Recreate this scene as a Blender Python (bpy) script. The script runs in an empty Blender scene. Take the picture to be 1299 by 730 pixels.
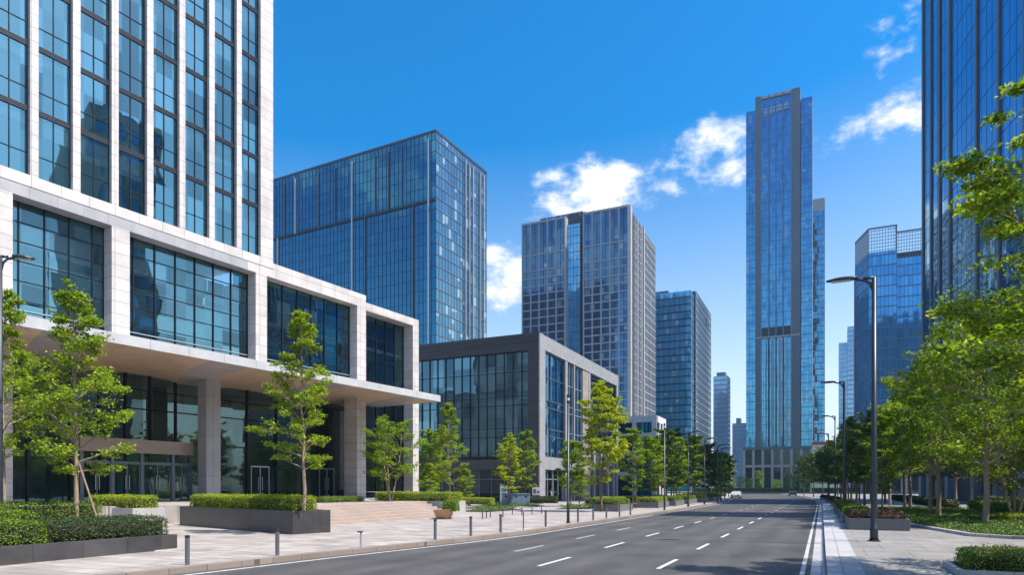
import bpy, math, random
import numpy as np
from math import sin, cos, pi, radians, sqrt, atan2
from mathutils import Vector

S = bpy.context.scene
COL = S.collection
RND = random.Random(7)

# world axes: x = across the street (to the right), y = along the street, z up; metres
EYE = 2.1
YAW = radians(25.04)
CY, SY = cos(YAW), sin(YAW)
def cam2w(X, Y):
    return (X*CY - Y*SY, X*SY + Y*CY)

# ------------------------------------------------------------------ materials
def nn(nt, t, **kw):
    n = nt.nodes.new(t)
    for k, v in kw.items():
        setattr(n, k, v)
    return n

def newmat(name):
    m = bpy.data.materials.new(name); m.use_nodes = True
    nt = m.node_tree
    b = nt.nodes['Principled BSDF']
    return m, nt, b

def ramp(nt, stops):
    r = nn(nt, 'ShaderNodeValToRGB')
    el = r.color_ramp.elements
    while len(el) < len(stops): el.new(0.5)
    for e, (p, c) in zip(el, stops):
        e.position = p; e.color = (*c, 1) if len(c) == 3 else c
    return r

def mixc(nt, a, b, fac, mode='MIX'):
    m = nn(nt, 'ShaderNodeMix', data_type='RGBA', blend_type=mode)
    for sock, v in ((m.inputs[0], fac), (m.inputs[6], a), (m.inputs[7], b)):
        if hasattr(v, 'is_linked') or isinstance(v, bpy.types.NodeSocket): nt.links.new(v, sock)
        elif isinstance(v, (int, float)): sock.default_value = v
        else: sock.default_value = (*v, 1) if len(v) == 3 else v
    return m.outputs[2]

def math_(nt, op, a, b=None, c=None, clamp=False):
    m = nn(nt, 'ShaderNodeMath', operation=op, use_clamp=clamp)
    for i, v in enumerate((a, b, c)):
        if v is None: continue
        if isinstance(v, (int, float)): m.inputs[i].default_value = v
        else: nt.links.new(v, m.inputs[i])
    return m.outputs[0]

def simple(name, col, rough=0.5, metal=0.0, var=0.12, scale=3.0, bump=0.0, spec=0.5, bscale=40):
    m, nt, b = newmat(name)
    tc = nn(nt, 'ShaderNodeTexCoord')
    no = nn(nt, 'ShaderNodeTexNoise'); no.inputs['Scale'].default_value = scale; no.inputs['Detail'].default_value = 6
    nt.links.new(tc.outputs['Object'], no.inputs['Vector'])
    r = ramp(nt, [(0.3, tuple(c*(1-var) for c in col)), (0.7, tuple(min(1, c*(1+var)) for c in col))])
    nt.links.new(no.outputs[0], r.inputs[0]); nt.links.new(r.outputs[0], b.inputs['Base Color'])
    b.inputs['Roughness'].default_value = rough; b.inputs['Metallic'].default_value = metal
    b.inputs['Specular IOR Level'].default_value = spec
    if bump:
        n2 = nn(nt, 'ShaderNodeTexNoise'); n2.inputs['Scale'].default_value = bscale; n2.inputs['Detail'].default_value = 4
        nt.links.new(tc.outputs['Object'], n2.inputs['Vector'])
        bp = nn(nt, 'ShaderNodeBump'); bp.inputs['Strength'].default_value = bump; bp.inputs['Distance'].default_value = 0.02
        nt.links.new(n2.outputs[0], bp.inputs['Height']); nt.links.new(bp.outputs[0], b.inputs['Normal'])
    return m

def panel(name, col, bw=1.2, bh=0.6, joint=0.012, rough=0.55, var=0.06, jcol=0.35, grain=0.10, offset=0.0, use_obj=False, stain=0.0):
    """stone cladding / paving: slabs with thin joints, slight slab-to-slab tone, fine grain"""
    m, nt, b = newmat(name)
    tc = nn(nt, 'ShaderNodeTexCoord')
    src = tc.outputs['Object'] if use_obj else tc.outputs['UV']
    br = nn(nt, 'ShaderNodeTexBrick', offset=offset, squash=1.0)
    br.inputs['Scale'].default_value = 1.0
    br.inputs['Brick Width'].default_value = bw; br.inputs['Row Height'].default_value = bh
    br.inputs['Mortar Size'].default_value = joint; br.inputs['Mortar Smooth'].default_value = 0.1
    br.inputs['Color1'].default_value = (*[c*(1-var) for c in col], 1)
    br.inputs['Color2'].default_value = (*[min(1, c*(1+var)) for c in col], 1)
    br.inputs['Mortar'].default_value = (*[c*jcol for c in col], 1)
    nt.links.new(src, br.inputs['Vector'])
    no = nn(nt, 'ShaderNodeTexNoise'); no.inputs['Scale'].default_value = 60; no.inputs['Detail'].default_value = 4
    nt.links.new(src, no.inputs['Vector'])
    r = ramp(nt, [(0.35, (1-grain,)*3), (0.65, (1+grain*0.3,)*3)])
    nt.links.new(no.outputs[0], r.inputs[0])
    c = mixc(nt, br.outputs['Color'], r.outputs[0], 1.0, 'MULTIPLY')
    n2 = nn(nt, 'ShaderNodeTexNoise'); n2.inputs['Scale'].default_value = 0.7; n2.inputs['Detail'].default_value = 8; n2.inputs['Roughness'].default_value = 0.65
    nt.links.new(src, n2.inputs['Vector'])
    r2 = ramp(nt, [(0.3, (0.86-stain,)*3), (0.62, (1.04,)*3)])
    nt.links.new(n2.outputs[0], r2.inputs[0])
    c = mixc(nt, c, r2.outputs[0], 1.0, 'MULTIPLY')
    nt.links.new(c, b.inputs['Base Color'])
    rr = ramp(nt, [(0.3, (rough-0.1,)*3), (0.7, (rough+0.1,)*3)])
    nt.links.new(n2.outputs[0], rr.inputs[0]); nt.links.new(rr.outputs[0], b.inputs['Roughness'])
    bp = nn(nt, 'ShaderNodeBump'); bp.inputs['Strength'].default_value = 0.35; bp.inputs['Distance'].default_value = 0.01
    bp.invert = True
    nt.links.new(br.outputs['Fac'], bp.inputs['Height']); nt.links.new(bp.outputs[0], b.inputs['Normal'])
    return m

def glass(name, t1, t2, pw=1.5, ph=3.6, metal=0.85, rough=0.04, tilt=0.02, light=None, lightp=0.0, band=None, wav=0.0):
    """coated facade glass: opaque mirror tint, every pane its own tone and its own tiny tilt.
    light/lightp: share of panes with pale blinds drawn; band=(height share, colour): spandrel panes under each floor"""
    m, nt, b = newmat(name)
    tc = nn(nt, 'ShaderNodeTexCoord')
    sp = nn(nt, 'ShaderNodeSeparateXYZ'); nt.links.new(tc.outputs['UV'], sp.inputs[0])
    pu = math_(nt, 'FLOOR', math_(nt, 'DIVIDE', sp.outputs[0], pw))
    fv = math_(nt, 'DIVIDE', sp.outputs[1], ph)
    pv = math_(nt, 'FLOOR', fv)
    cb = nn(nt, 'ShaderNodeCombineXYZ'); nt.links.new(pu, cb.inputs[0]); nt.links.new(pv, cb.inputs[1])
    wn = nn(nt, 'ShaderNodeTexWhiteNoise', noise_dimensions='3D'); nt.links.new(cb.outputs[0], wn.inputs['Vector'])
    no = nn(nt, 'ShaderNodeTexNoise'); no.inputs['Scale'].default_value = 0.05; no.inputs['Detail'].default_value = 2
    nt.links.new(tc.outputs['UV'], no.inputs['Vector'])
    f = math_(nt, 'ADD', math_(nt, 'MULTIPLY', wn.outputs['Value'], 0.65), math_(nt, 'MULTIPLY', math_(nt, 'SUBTRACT', no.outputs[0], 0.35), 0.9), clamp=True)
    c = mixc(nt, t1, t2, f)
    mt = None
    if light and lightp > 0:
        sc = nn(nt, 'ShaderNodeSeparateColor'); nt.links.new(wn.outputs['Color'], sc.inputs[0])
        isl = math_(nt, 'LESS_THAN', sc.outputs[1], lightp)
        # blind drawn down to its own height
        fr = math_(nt, 'FRACT', fv)
        dn = math_(nt, 'GREATER_THAN', fr, math_(nt, 'MULTIPLY', sc.outputs[2], 0.75))
        isl = math_(nt, 'MULTIPLY', isl, dn)
        c = mixc(nt, c, light, math_(nt, 'MULTIPLY', isl, 0.65))
        mt = math_(nt, 'SUBTRACT', metal, math_(nt, 'MULTIPLY', isl, metal*0.5))
    if band:
        fr = math_(nt, 'FRACT', fv)
        isb = math_(nt, 'LESS_THAN', fr, band[0])
        c = mixc(nt, c, band[1], isb)
    nt.links.new(c, b.inputs['Base Color'])
    if mt is not None: nt.links.new(mt, b.inputs['Metallic'])
    else: b.inputs['Metallic'].default_value = metal
    b.inputs['Roughness'].default_value = rough
    g = nn(nt, 'ShaderNodeNewGeometry')
    v1 = nn(nt, 'ShaderNodeVectorMath', operation='SUBTRACT'); nt.links.new(wn.outputs['Color'], v1.inputs[0]); v1.inputs[1].default_value = (.5, .5, .5)
    v2 = nn(nt, 'ShaderNodeVectorMath', operation='SCALE'); nt.links.new(v1.outputs[0], v2.inputs[0]); v2.inputs['Scale'].default_value = tilt
    v3 = nn(nt, 'ShaderNodeVectorMath', operation='ADD'); nt.links.new(g.outputs['Normal'], v3.inputs[0]); nt.links.new(v2.outputs[0], v3.inputs[1])
    last = v3.outputs[0]
    if wav > 0:
        n3 = nn(nt, 'ShaderNodeTexNoise'); n3.inputs['Scale'].default_value = 0.5; n3.inputs['Detail'].default_value = 1
        nt.links.new(tc.outputs['UV'], n3.inputs['Vector'])
        a1 = nn(nt, 'ShaderNodeVectorMath', operation='SUBTRACT'); nt.links.new(n3.outputs['Color'], a1.inputs[0]); a1.inputs[1].default_value = (.5, .5, .5)
        a2 = nn(nt, 'ShaderNodeVectorMath', operation='SCALE'); nt.links.new(a1.outputs[0], a2.inputs[0]); a2.inputs['Scale'].default_value = wav
        a3 = nn(nt, 'ShaderNodeVectorMath', operation='ADD'); nt.links.new(last, a3.inputs[0]); nt.links.new(a2.outputs[0], a3.inputs[1])
        last = a3.outputs[0]
    v4 = nn(nt, 'ShaderNodeVectorMath', operation='NORMALIZE'); nt.links.new(last, v4.inputs[0])
    nt.links.new(v4.outputs[0], b.inputs['Normal'])
    return m

def clear_glass(name, trans, refl, f0=0.25, wav=0.008, pw=1.5, ph=3.9):
    """tinted see-through glazing with a reflective coat"""
    m = bpy.data.materials.new(name); m.use_nodes = True
    nt = m.node_tree; nt.nodes.clear()
    out = nn(nt, 'ShaderNodeOutputMaterial')
    tr = nn(nt, 'ShaderNodeBsdfTransparent'); tr.inputs[0].default_value = (*trans, 1)
    gl = nn(nt, 'ShaderNodeBsdfGlossy'); gl.inputs['Color'].default_value = (*refl, 1); gl.inputs['Roughness'].default_value = 0.015
    lw = nn(nt, 'ShaderNodeLayerWeight'); lw.inputs['Blend'].default_value = 0.35
    fac = math_(nt, 'ADD', math_(nt, 'MULTIPLY', lw.outputs['Fresnel'], 1-f0), f0, clamp=True)
    mx = nn(nt, 'ShaderNodeMixShader'); nt.links.new(fac, mx.inputs[0]); nt.links.new(tr.outputs[0], mx.inputs[1]); nt.links.new(gl.outputs[0], mx.inputs[2])
    nt.links.new(mx.outputs[0], out.inputs[0])
    tc = nn(nt, 'ShaderNodeTexCoord')
    n3 = nn(nt, 'ShaderNodeTexNoise'); n3.inputs['Scale'].default_value = 0.45; n3.inputs['Detail'].default_value = 1
    nt.links.new(tc.outputs['UV'], n3.inputs['Vector'])
    sp = nn(nt, 'ShaderNodeSeparateXYZ'); nt.links.new(tc.outputs['UV'], sp.inputs[0])
    cb = nn(nt, 'ShaderNodeCombineXYZ')
    nt.links.new(math_(nt, 'FLOOR', math_(nt, 'DIVIDE', sp.outputs[0], pw)), cb.inputs[0])
    nt.links.new(math_(nt, 'FLOOR', math_(nt, 'DIVIDE', sp.outputs[1], ph)), cb.inputs[1])
    wn = nn(nt, 'ShaderNodeTexWhiteNoise', noise_dimensions='3D'); nt.links.new(cb.outputs[0], wn.inputs['Vector'])
    hue = mixc(nt, tuple(c*.50 for c in refl), tuple(min(1, c*1.22) for c in refl), wn.outputs['Value']); nt.links.new(hue, gl.inputs['Color'])
    g = nn(nt, 'ShaderNodeNewGeometry')
    last = g.outputs['Normal']
    for src, k in ((n3.outputs['Color'], wav*2), (wn.outputs['Color'], wav)):
        a1 = nn(nt, 'ShaderNodeVectorMath', operation='SUBTRACT'); nt.links.new(src, a1.inputs[0]); a1.inputs[1].default_value = (.5, .5, .5)
        a2 = nn(nt, 'ShaderNodeVectorMath', operation='SCALE'); nt.links.new(a1.outputs[0], a2.inputs[0]); a2.inputs['Scale'].default_value = k
        a3 = nn(nt, 'ShaderNodeVectorMath', operation='ADD'); nt.links.new(last, a3.inputs[0]); nt.links.new(a2.outputs[0], a3.inputs[1])
        last = a3.outputs[0]
    v4 = nn(nt, 'ShaderNodeVectorMath', operation='NORMALIZE'); nt.links.new(last, v4.inputs[0])
    nt.links.new(v4.outputs[0], gl.inputs['Normal'])
    return m

def leafmat(name, c_dark, c_mid, c_light, trans=0.35, tcol=None, rough=0.5):
    m = bpy.data.materials.new(name); m.use_nodes = True
    nt = m.node_tree; nt.nodes.clear()
    out = nn(nt, 'ShaderNodeOutputMaterial')
    g = nn(nt, 'ShaderNodeNewGeometry')
    tc = nn(nt, 'ShaderNodeTexCoord')
    no = nn(nt, 'ShaderNodeTexNoise'); no.inputs['Scale'].default_value = 0.9; no.inputs['Detail'].default_value = 2
    nt.links.new(tc.outputs['Object'], no.inputs['Vector'])
    f = math_(nt, 'ADD', math_(nt, 'MULTIPLY', g.outputs['Random Per Island'], 0.7), math_(nt, 'MULTIPLY', math_(nt, 'SUBTRACT', no.outputs[0], 0.3), 0.7), clamp=True)
    r = ramp(nt, [(0.05, c_dark), (0.5, c_mid), (0.95, c_light)])
    nt.links.new(f, r.inputs[0])
    p = nn(nt, 'ShaderNodeBsdfPrincipled'); p.inputs['Roughness'].default_value = rough; p.inputs['Specular IOR Level'].default_value = 0.35
    nt.links.new(r.outputs[0], p.inputs['Base Color'])
    t = nn(nt, 'ShaderNodeBsdfTranslucent')
    tm = mixc(nt, r.outputs[0], tcol or (1.35, 1.25, 0.5), 1.0, 'MULTIPLY')
    nt.links.new(tm, t.inputs['Color'])
    mx = nn(nt, 'ShaderNodeMixShader'); mx.inputs[0].default_value = trans
    nt.links.new(p.outputs[0], mx.inputs[1]); nt.links.new(t.outputs[0], mx.inputs[2]); nt.links.new(mx.outputs[0], out.inputs[0])
    return m

# ------------------------------------------------------------------ mesh helper
class MB:
    def __init__(s): s.v = []; s.f = []
    def add(s, vs, fs):
        o = len(s.v); s.v.extend([tuple(p) for p in vs]); s.f.extend([tuple(i+o for i in f) for f in fs]); return s
    def box(s, x0, x1, y0, y1, z0, z1):
        vs = [(x0,y0,z0),(x1,y0,z0),(x1,y1,z0),(x0,y1,z0),(x0,y0,z1),(x1,y0,z1),(x1,y1,z1),(x0,y1,z1)]
        return s.add(vs, [(0,3,2,1),(4,5,6,7),(0,1,5,4),(1,2,6,5),(2,3,7,6),(3,0,4,7)])
    def obox(s, o, d, n, u0, u1, w0, w1, z0, z1):
        P = lambda u, w, z: (o[0]+d[0]*u+n[0]*w, o[1]+d[1]*u+n[1]*w, z)
        vs = [P(u0,w1,z0),P(u1,w1,z0),P(u1,w0,z0),P(u0,w0,z0),P(u0,w1,z1),P(u1,w1,z1),P(u1,w0,z1),P(u0,w0,z1)]
        return s.add(vs, [(0,3,2,1),(4,5,6,7),(0,1,5,4),(1,2,6,5),(2,3,7,6),(3,0,4,7)])
    def prism(s, poly, z0, z1):
        n = len(poly)
        vs = [(x,y,z0) for x,y in poly]+[(x,y,z1) for x,y in poly]
        fs = [tuple(range(n-1,-1,-1)), tuple(range(n,2*n))]+[(i,(i+1)%n,(i+1)%n+n,i+n) for i in range(n)]
        return s.add(vs, fs)
    def pane_x(s, x, y0, y1, z0, z1): return s.quad((x,y0,z0),(x,y1,z0),(x,y1,z1),(x,y0,z1))
    def pane_y(s, y, x0, x1, z0, z1): return s.quad((x0,y,z0),(x1,y,z0),(x1,y,z1),(x0,y,z1))
    def quad(s, a, b, c, d): return s.add([a,b,c,d], [(0,1,2,3)])
    def tube(s, pts, rad, n=8, cap=True):
        pts = [Vector(p) for p in pts]
        rings = []
        ref = None
        for i, p in enumerate(pts):
            t = (pts[min(i+1,len(pts)-1)]-pts[max(i-1,0)]).normalized()
            if ref is None:
                ref = Vector((1,0,0)) if abs(t.x) < 0.8 else Vector((0,1,0))
            a = (ref - t*ref.dot(t)).normalized(); ref = a; b = t.cross(a)
            r = rad[i] if hasattr(rad, '__len__') else rad
            rings.append([p+(a*cos(2*pi*k/n)+b*sin(2*pi*k/n))*r for k in range(n)])
        vs = [q for R in rings for q in R]
        fs = []
        for i in range(len(pts)-1):
            for k in range(n):
                fs.append((i*n+k, i*n+(k+1)%n, (i+1)*n+(k+1)%n, (i+1)*n+k))
        if cap:
            fs.append(tuple(range(n-1,-1,-1))); fs.append(tuple((len(pts)-1)*n+k for k in range(n)))
        return s.add(vs, fs)
    def lathe(s, prof, n=16, c=(0,0)):
        vs = []; fs = []
        for r, z in prof:
            for k in range(n): vs.append((c[0]+r*cos(2*pi*k/n), c[1]+r*sin(2*pi*k/n), z))
        for i in range(len(prof)-1):
            for k in range(n): fs.append((i*n+k, i*n+(k+1)%n, (i+1)*n+(k+1)%n, (i+1)*n+k))
        fs.append(tuple(range(n-1,-1,-1))); fs.append(tuple((len(prof)-1)*n+k for k in range(n)))
        return s.add(vs, fs)
    def build(s, name, m, parent=None, smooth=False, bevel=0, kind=None):
        me = bpy.data.meshes.new(name)
        me.from_pydata(s.v, [], s.f)
        for k in (m if isinstance(m, (list, tuple)) else [m]): me.materials.append(k)
        boxuv(me)
        if smooth: me.polygons.foreach_set('use_smooth', [True]*len(me.polygons))
        me.update()
        o = bpy.data.objects.new(name, me); COL.objects.link(o)
        if parent is not None: o.parent = parent
        if bevel:
            b = o.modifiers.new('bevel', 'BEVEL'); b.width = bevel; b.segments = 2; b.limit_method = 'ANGLE'
        if kind: o['kind'] = kind
        return o

def boxuv(me):
    nl = len(me.loops)
    if nl == 0 or nl > 200000: return
    uv = me.uv_layers.new(name='UVMap')
    co = np.empty(len(me.vertices)*3); me.vertices.foreach_get('co', co); co = co.reshape(-1,3)
    vi = np.empty(nl, dtype=np.int64); me.loops.foreach_get('vertex_index', vi)
    tot = np.empty(len(me.polygons), dtype=np.int64); me.polygons.foreach_get('loop_total', tot)
    nr = np.empty(len(me.polygons)*3); me.polygons.foreach_get('normal', nr); nr = nr.reshape(-1,3)
    N = np.repeat(nr, tot, axis=0); P = co[vi]
    h = np.hypot(N[:,0], N[:,1])
    flat = np.abs(N[:,2]) > 0.8
    hs = np.where(h < 1e-6, 1, h)
    u = np.where(flat, P[:,0], P[:,0]*(-N[:,1]/hs)+P[:,1]*(N[:,0]/hs))
    v = np.where(flat, P[:,1], P[:,2])
    uv.data.foreach_set('uv', np.stack([u, v], 1).astype(np.float32).ravel())

def thing(name, label, cat, loc=(0,0,0), rotz=0, group=None):
    o = bpy.data.objects.new(name, None); COL.objects.link(o)
    o.empty_display_size = 0.3
    o.location = loc; o.rotation_euler = (0,0,rotz)
    o['label'] = label; o['category'] = cat
    if group: o['group'] = group
    return o
def tag(o, label, cat, group=None):
    o['label'] = label; o['category'] = cat
    if group: o['group'] = group
    return o
def dup(root, loc, rotz=0, scale=1.0, label=None, group=None):
    r = root.copy(); COL.objects.link(r)
    r.location = loc; r.rotation_euler = (0,0,rotz)
    r.scale = scale if hasattr(scale, '__len__') else (scale,)*3
    if label: r['label'] = label
    if group: r['group'] = group
    for ch in KIDS.get(root.name, list(root.children)):
        c = ch.copy(); COL.objects.link(c); c.parent = r
        for g in list(ch.children):
            d = g.copy(); COL.objects.link(d); d.parent = c
    return r
KIDS = {}

def curtain(par, p0, p1, z0, z1, gm, mm, vb, fl, vw=.1, vd=.12, hw=.12, hd=.08, gname='curtain_glass', mname='mullion_grid', zoff=0.0, verts=True, horiz=True, hm=None):
    """one flat curtain wall from p0 to p1 (outside on the right hand of p0->p1)"""
    L = math.hypot(p1[0]-p0[0], p1[1]-p0[1]); d = ((p1[0]-p0[0])/L, (p1[1]-p0[1])/L); n = (d[1], -d[0])
    g = MB().quad((*p0,z0),(*p1,z0),(*p1,z1),(*p0,z1)).build(gname, gm, par)
    m = MB()
    nb = max(1, round(L/vb))
    if verts:
        for i in range(nb+1):
            u = L*i/nb
            m.obox(p0, d, n, max(0,u-vw/2), min(L,u+vw/2), 0.005, vd, z0, z1)
    if horiz and hm is None:
        z = z0+zoff
        while z < z1-0.02:
            m.obox(p0, d, n, 0, L, 0.006, hd, z, min(z1, z+hw)); z += fl
    if m.v: m.build(mname, mm, par)
    if hm is not None:
        m = MB(); z = z0+zoff
        while z < z1-0.02:
            m.obox(p0, d, n, 0, L, 0.006, hd, z, min(z1, z+hw)); z += fl
        m.build('floor_band', hm, par)
    return L, d, n
# ------------------------------------------------------------------ sun, sky, camera
SUN_EL, SUN_AZ = radians(57), radians(4)      # azimuth measured from +x towards +y
sd = Vector((cos(SUN_EL)*cos(SUN_AZ), cos(SUN_EL)*sin(SUN_AZ), sin(SUN_EL)))
sl = bpy.data.lights.new('sun', 'SUN'); sl.energy = 4.5; sl.angle = radians(0.5); sl.color = (1.0, 0.94, 0.85)
so = bpy.data.objects.new('sun', sl); COL.objects.link(so)
so.rotation_euler = (-sd).to_track_quat('-Z', 'Y').to_euler()

def dirpix(px, py):
    X, Z = (px-649.5)/840, (620-py)/840
    x, y = cam2w(X, 1.0)
    return Vector((x, y, Z)).normalized()

W = bpy.data.worlds.new('World'); S.world = W; W.use_nodes = True
nt = W.node_tree; nt.nodes.clear()
out = nn(nt, 'ShaderNodeOutputWorld')
sky = nn(nt, 'ShaderNodeTexSky'); sky.sky_type = 'NISHITA'; sky.sun_disc = False
sky.sun_elevation = SUN_EL; sky.sun_rotation = pi/2 - SUN_AZ
sky.altitude = 50; sky.air_density = 1.0; sky.dust_density = 2.4; sky.ozone_density = 3.0
hs = nn(nt, 'ShaderNodeHueSaturation'); hs.inputs['Saturation'].default_value = 1.5; hs.inputs['Value'].default_value = 1.0
nt.links.new(sky.outputs[0], hs.inputs['Color'])
tcz = nn(nt, 'ShaderNodeTexCoord'); spz = nn(nt, 'ShaderNodeSeparateXYZ'); nt.links.new(tcz.outputs['Generated'], spz.inputs[0])
mrs = nn(nt, 'ShaderNodeMapRange'); nt.links.new(spz.outputs[2], mrs.inputs[0]); mrs.inputs[1].default_value = .05; mrs.inputs[2].default_value = .55; mrs.inputs[3].default_value = .62; mrs.inputs[4].default_value = 1.78; hs.inputs['Hue'].default_value = .496
nt.links.new(mrs.outputs[0], hs.inputs['Saturation'])
mrv = nn(nt, 'ShaderNodeMapRange'); nt.links.new(spz.outputs[2], mrv.inputs[0]); mrv.inputs[1].default_value = .0; mrv.inputs[2].default_value = .45; mrv.inputs[3].default_value = 1.18; mrv.inputs[4].default_value = 1.0
nt.links.new(mrv.outputs[0], hs.inputs['Value'])
bg = nn(nt, 'ShaderNodeBackground'); bg.inputs['Strength'].default_value = 0.15
nt.links.new(hs.outputs[0], bg.inputs['Color'])
# clouds: soft patches of noise around given directions of the sky
tc = nn(nt, 'ShaderNodeTexCoord')
D = tc.outputs['Generated']
wn_ = nn(nt, 'ShaderNodeTexNoise'); wn_.inputs['Scale'].default_value = 18; wn_.inputs['Detail'].default_value = 12; wn_.inputs['Roughness'].default_value = 0.6
mp = nn(nt, 'ShaderNodeMapping'); mp.inputs['Scale'].default_value = (1, 1, 1.6)
nt.links.new(D, mp.inputs[0]); nt.links.new(mp.outputs[0], wn_.inputs['Vector'])
acc = None
CL = [(745,244,72,34,1.15),(715,258,44,18,1.0),(775,250,40,26,.85),(672,276,22,10,.55),(640,352,34,38,1.0),(645,385,30,12,.7),
      (912,190,44,34,1.0),(850,205,30,18,.62),(858,235,26,14,.6),(800,262,30,12,.4),
      (1135,152,66,24,.85),(1155,95,30,36,.66),(1152,35,34,26,.62),(1085,155,26,14,.45),(1040,175,24,14,.5),
      (180,-560,200,80,.7),(1900,200,260,70,.9),(2600,380,400,50,.8),(-700,300,300,60,.8)]
rng = random.Random(3)
cl_dirs = [(dirpix(px, py), rx/840, ry/840, w) for px, py, rx, ry, w in CL]
for k in range(14):                                   # the part of the sky behind the camera
    a = rng.uniform(radians(-170), radians(-10)); e = rng.uniform(.12, .75)
    cl_dirs.append((Vector((cos(a)*cos(e), sin(a)*cos(e), sin(e))), rng.uniform(.12,.3), rng.uniform(.05,.1), rng.uniform(.6,1)))
for d, rx, ry, w in cl_dirs:
    f = d; right = Vector((f.y, -f.x, 0)).normalized(); up = right.cross(f)
    def dt(v, s):
        n = nn(nt, 'ShaderNodeVectorMath', operation='DOT_PRODUCT'); nt.links.new(D, n.inputs[0]); n.inputs[1].default_value = v
        return math_(nt, 'MULTIPLY', n.outputs['Value'], 1/s)
    scale = 1.0/max(0.2, d.length)
    a = dt(right, rx); b_ = dt(up, ry)
    q = math_(nt, 'ADD', math_(nt, 'MULTIPLY', a, a), math_(nt, 'MULTIPLY', b_, b_))
    front = nn(nt, 'ShaderNodeVectorMath', operation='DOT_PRODUCT'); nt.links.new(D, front.inputs[0]); front.inputs[1].default_value = f
    fr = math_(nt, 'GREATER_THAN', front.outputs['Value'], 0.2)
    g = math_(nt, 'MULTIPLY', math_(nt, 'MULTIPLY', math_(nt, 'SUBTRACT', 1.0, math_(nt, 'MULTIPLY', q, 0.45), clamp=True), w), fr)
    acc = g if acc is None else math_(nt, 'MAXIMUM', acc, g)
dens = math_(nt, 'ADD', acc, math_(nt, 'MULTIPLY', math_(nt, 'SUBTRACT', wn_.outputs[0], 0.5), 2.6))
mr = nn(nt, 'ShaderNodeMapRange', interpolation_type='SMOOTHSTEP'); nt.links.new(dens, mr.inputs[0])
mr.inputs[1].default_value = 0.46; mr.inputs[2].default_value = 1.2
gate = math_(nt, 'MULTIPLY', mr.outputs[0], math_(nt, 'MULTIPLY', acc, 2.2, clamp=True), clamp=True)
cd = nn(nt, 'ShaderNodeBackground'); cd.inputs['Strength'].default_value = 0.74
cr = ramp(nt, [(0.0, (0.72,0.82,0.95)), (0.9, (1.0,1.0,1.0))]); nt.links.new(mr.outputs[0], cr.inputs[0]); nt.links.new(cr.outputs[0], cd.inputs['Color'])
mx = nn(nt, 'ShaderNodeMixShader'); nt.links.new(gate, mx.inputs[0]); nt.links.new(bg.outputs[0], mx.inputs[1]); nt.links.new(cd.outputs[0], mx.inputs[2])
nt.links.new(mx.outputs[0], out.inputs[0])

cam = bpy.data.cameras.new('camera'); co = bpy.data.objects.new('camera', cam); COL.objects.link(co)
co.location = (0, 0, EYE); co.rotation_euler = (pi/2, 0, YAW)
cam.sensor_width = 36; cam.lens = 840/1299*36; cam.shift_y = (620-365)/1299; cam.clip_end = 6000; cam.clip_start = 0.1
S.camera = co
S.view_settings.view_transform = 'Standard'; S.view_settings.look = 'None'
S.view_settings.exposure = 0.70; S.view_settings.gamma = 1.0; S.view_settings.use_curve_mapping = False
S.render.engine = 'CYCLES'; S.cycles.use_denoising = True
S.cycles.max_bounces = 7; S.cycles.transparent_max_bounces = 12; S.cycles.diffuse_bounces = 3; S.cycles.glossy_bounces = 4
S.cycles.caustics_reflective = False; S.cycles.caustics_refractive = False; S.cycles.sample_clamp_indirect = 4.0
S.render.film_transparent = False

# ------------------------------------------------------------------ materials
M = {}
M['stone'] = panel('pale limestone cladding', (0.58,0.55,0.53), 1.6, 0.8, 0.016, .5, .07, .40, stain=.05)
M['stone_grey'] = panel('grey stone cladding', (0.36,0.365,0.385), 1.5, 3.0, 0.012, .45, .04, .5)
M['metal_grey'] = simple('dark grey metal', (0.085,0.09,0.10), .42, .7, .1)
M['mull_dark'] = simple('dark mullion metal', (0.03,0.034,0.042), .4, .6, .1)
M['mull_mid'] = simple('grey mullion metal', (0.16,0.19,0.23), .4, .6, .08)
M['mull_blue'] = simple('blue grey mullion metal', (0.09,0.17,0.28), .4, .6, .08)
M['mull_light'] = simple('light mullion metal', (0.48,0.52,0.56), .38, .6, .06)
M['fascia'] = panel('canopy aluminium panels', (0.47,0.48,0.50), 2.4, 2.0, 0.015, .38, .03, .4)
M['soffit'] = panel('warm timber tone soffit panels', (0.62,0.465,0.335), 2.6, 2.6, 0.014, .5, .04, .55)
M['soffit_grey'] = panel('grey soffit panels', (0.40,0.375,0.36), 2.4, 2.4, 0.016, .45, .05, .5)
M['portal'] = simple('bronze portal cladding', (0.36,0.28,0.225), .4, .35, .06)
M['dark_stone'] = panel('charcoal granite cladding', (0.055,0.054,0.058), 1.6, 0.9, 0.012, .5, .1, .5)
M['mid_stone'] = panel('grey granite piers', (0.315,0.318,0.33), 1.3, 1.0, 0.012, .5, .06, .55)  # on the pavilion's street side its paler tone stands in for sunlight
M['pilaster'] = panel('dark grey pilaster cladding', (0.10,0.135,0.185), 1.4, 4.0, 0.03, .45, .08, .6)
M['tan_stone'] = panel('tan stone panel', (0.36,0.30,0.25), 0.9, 0.9, 0.012, .5, .1, .5)
M['white_stone'] = panel('white stone frame', (0.70,0.69,0.68), 1.5, 1.0, 0.012, .5, .03, .6)
M['grid_stone'] = panel('pinkish grey precast', (0.36,0.37,0.39), 3, 3.3, 0.02, .55, .05, .6)
M['planter_dark'] = panel('dark granite planter', (0.066,0.066,0.072), 1.3, 1.2, 0.01, .38, .16, .45, stain=.38)
M['planter_light'] = panel('pale granite planter', (0.42,0.42,0.42), 1.0, 1.0, 0.01, .5, .06, .5)
M['planter_mid'] = panel('grey granite planter', (0.16,0.165,0.17), 1.1, 1.0, 0.01, .5, .1, .5)
M['terracotta'] = simple('weathered wood planter', (0.42,0.25,0.15), .6, 0, .2, 6, .2)
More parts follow.
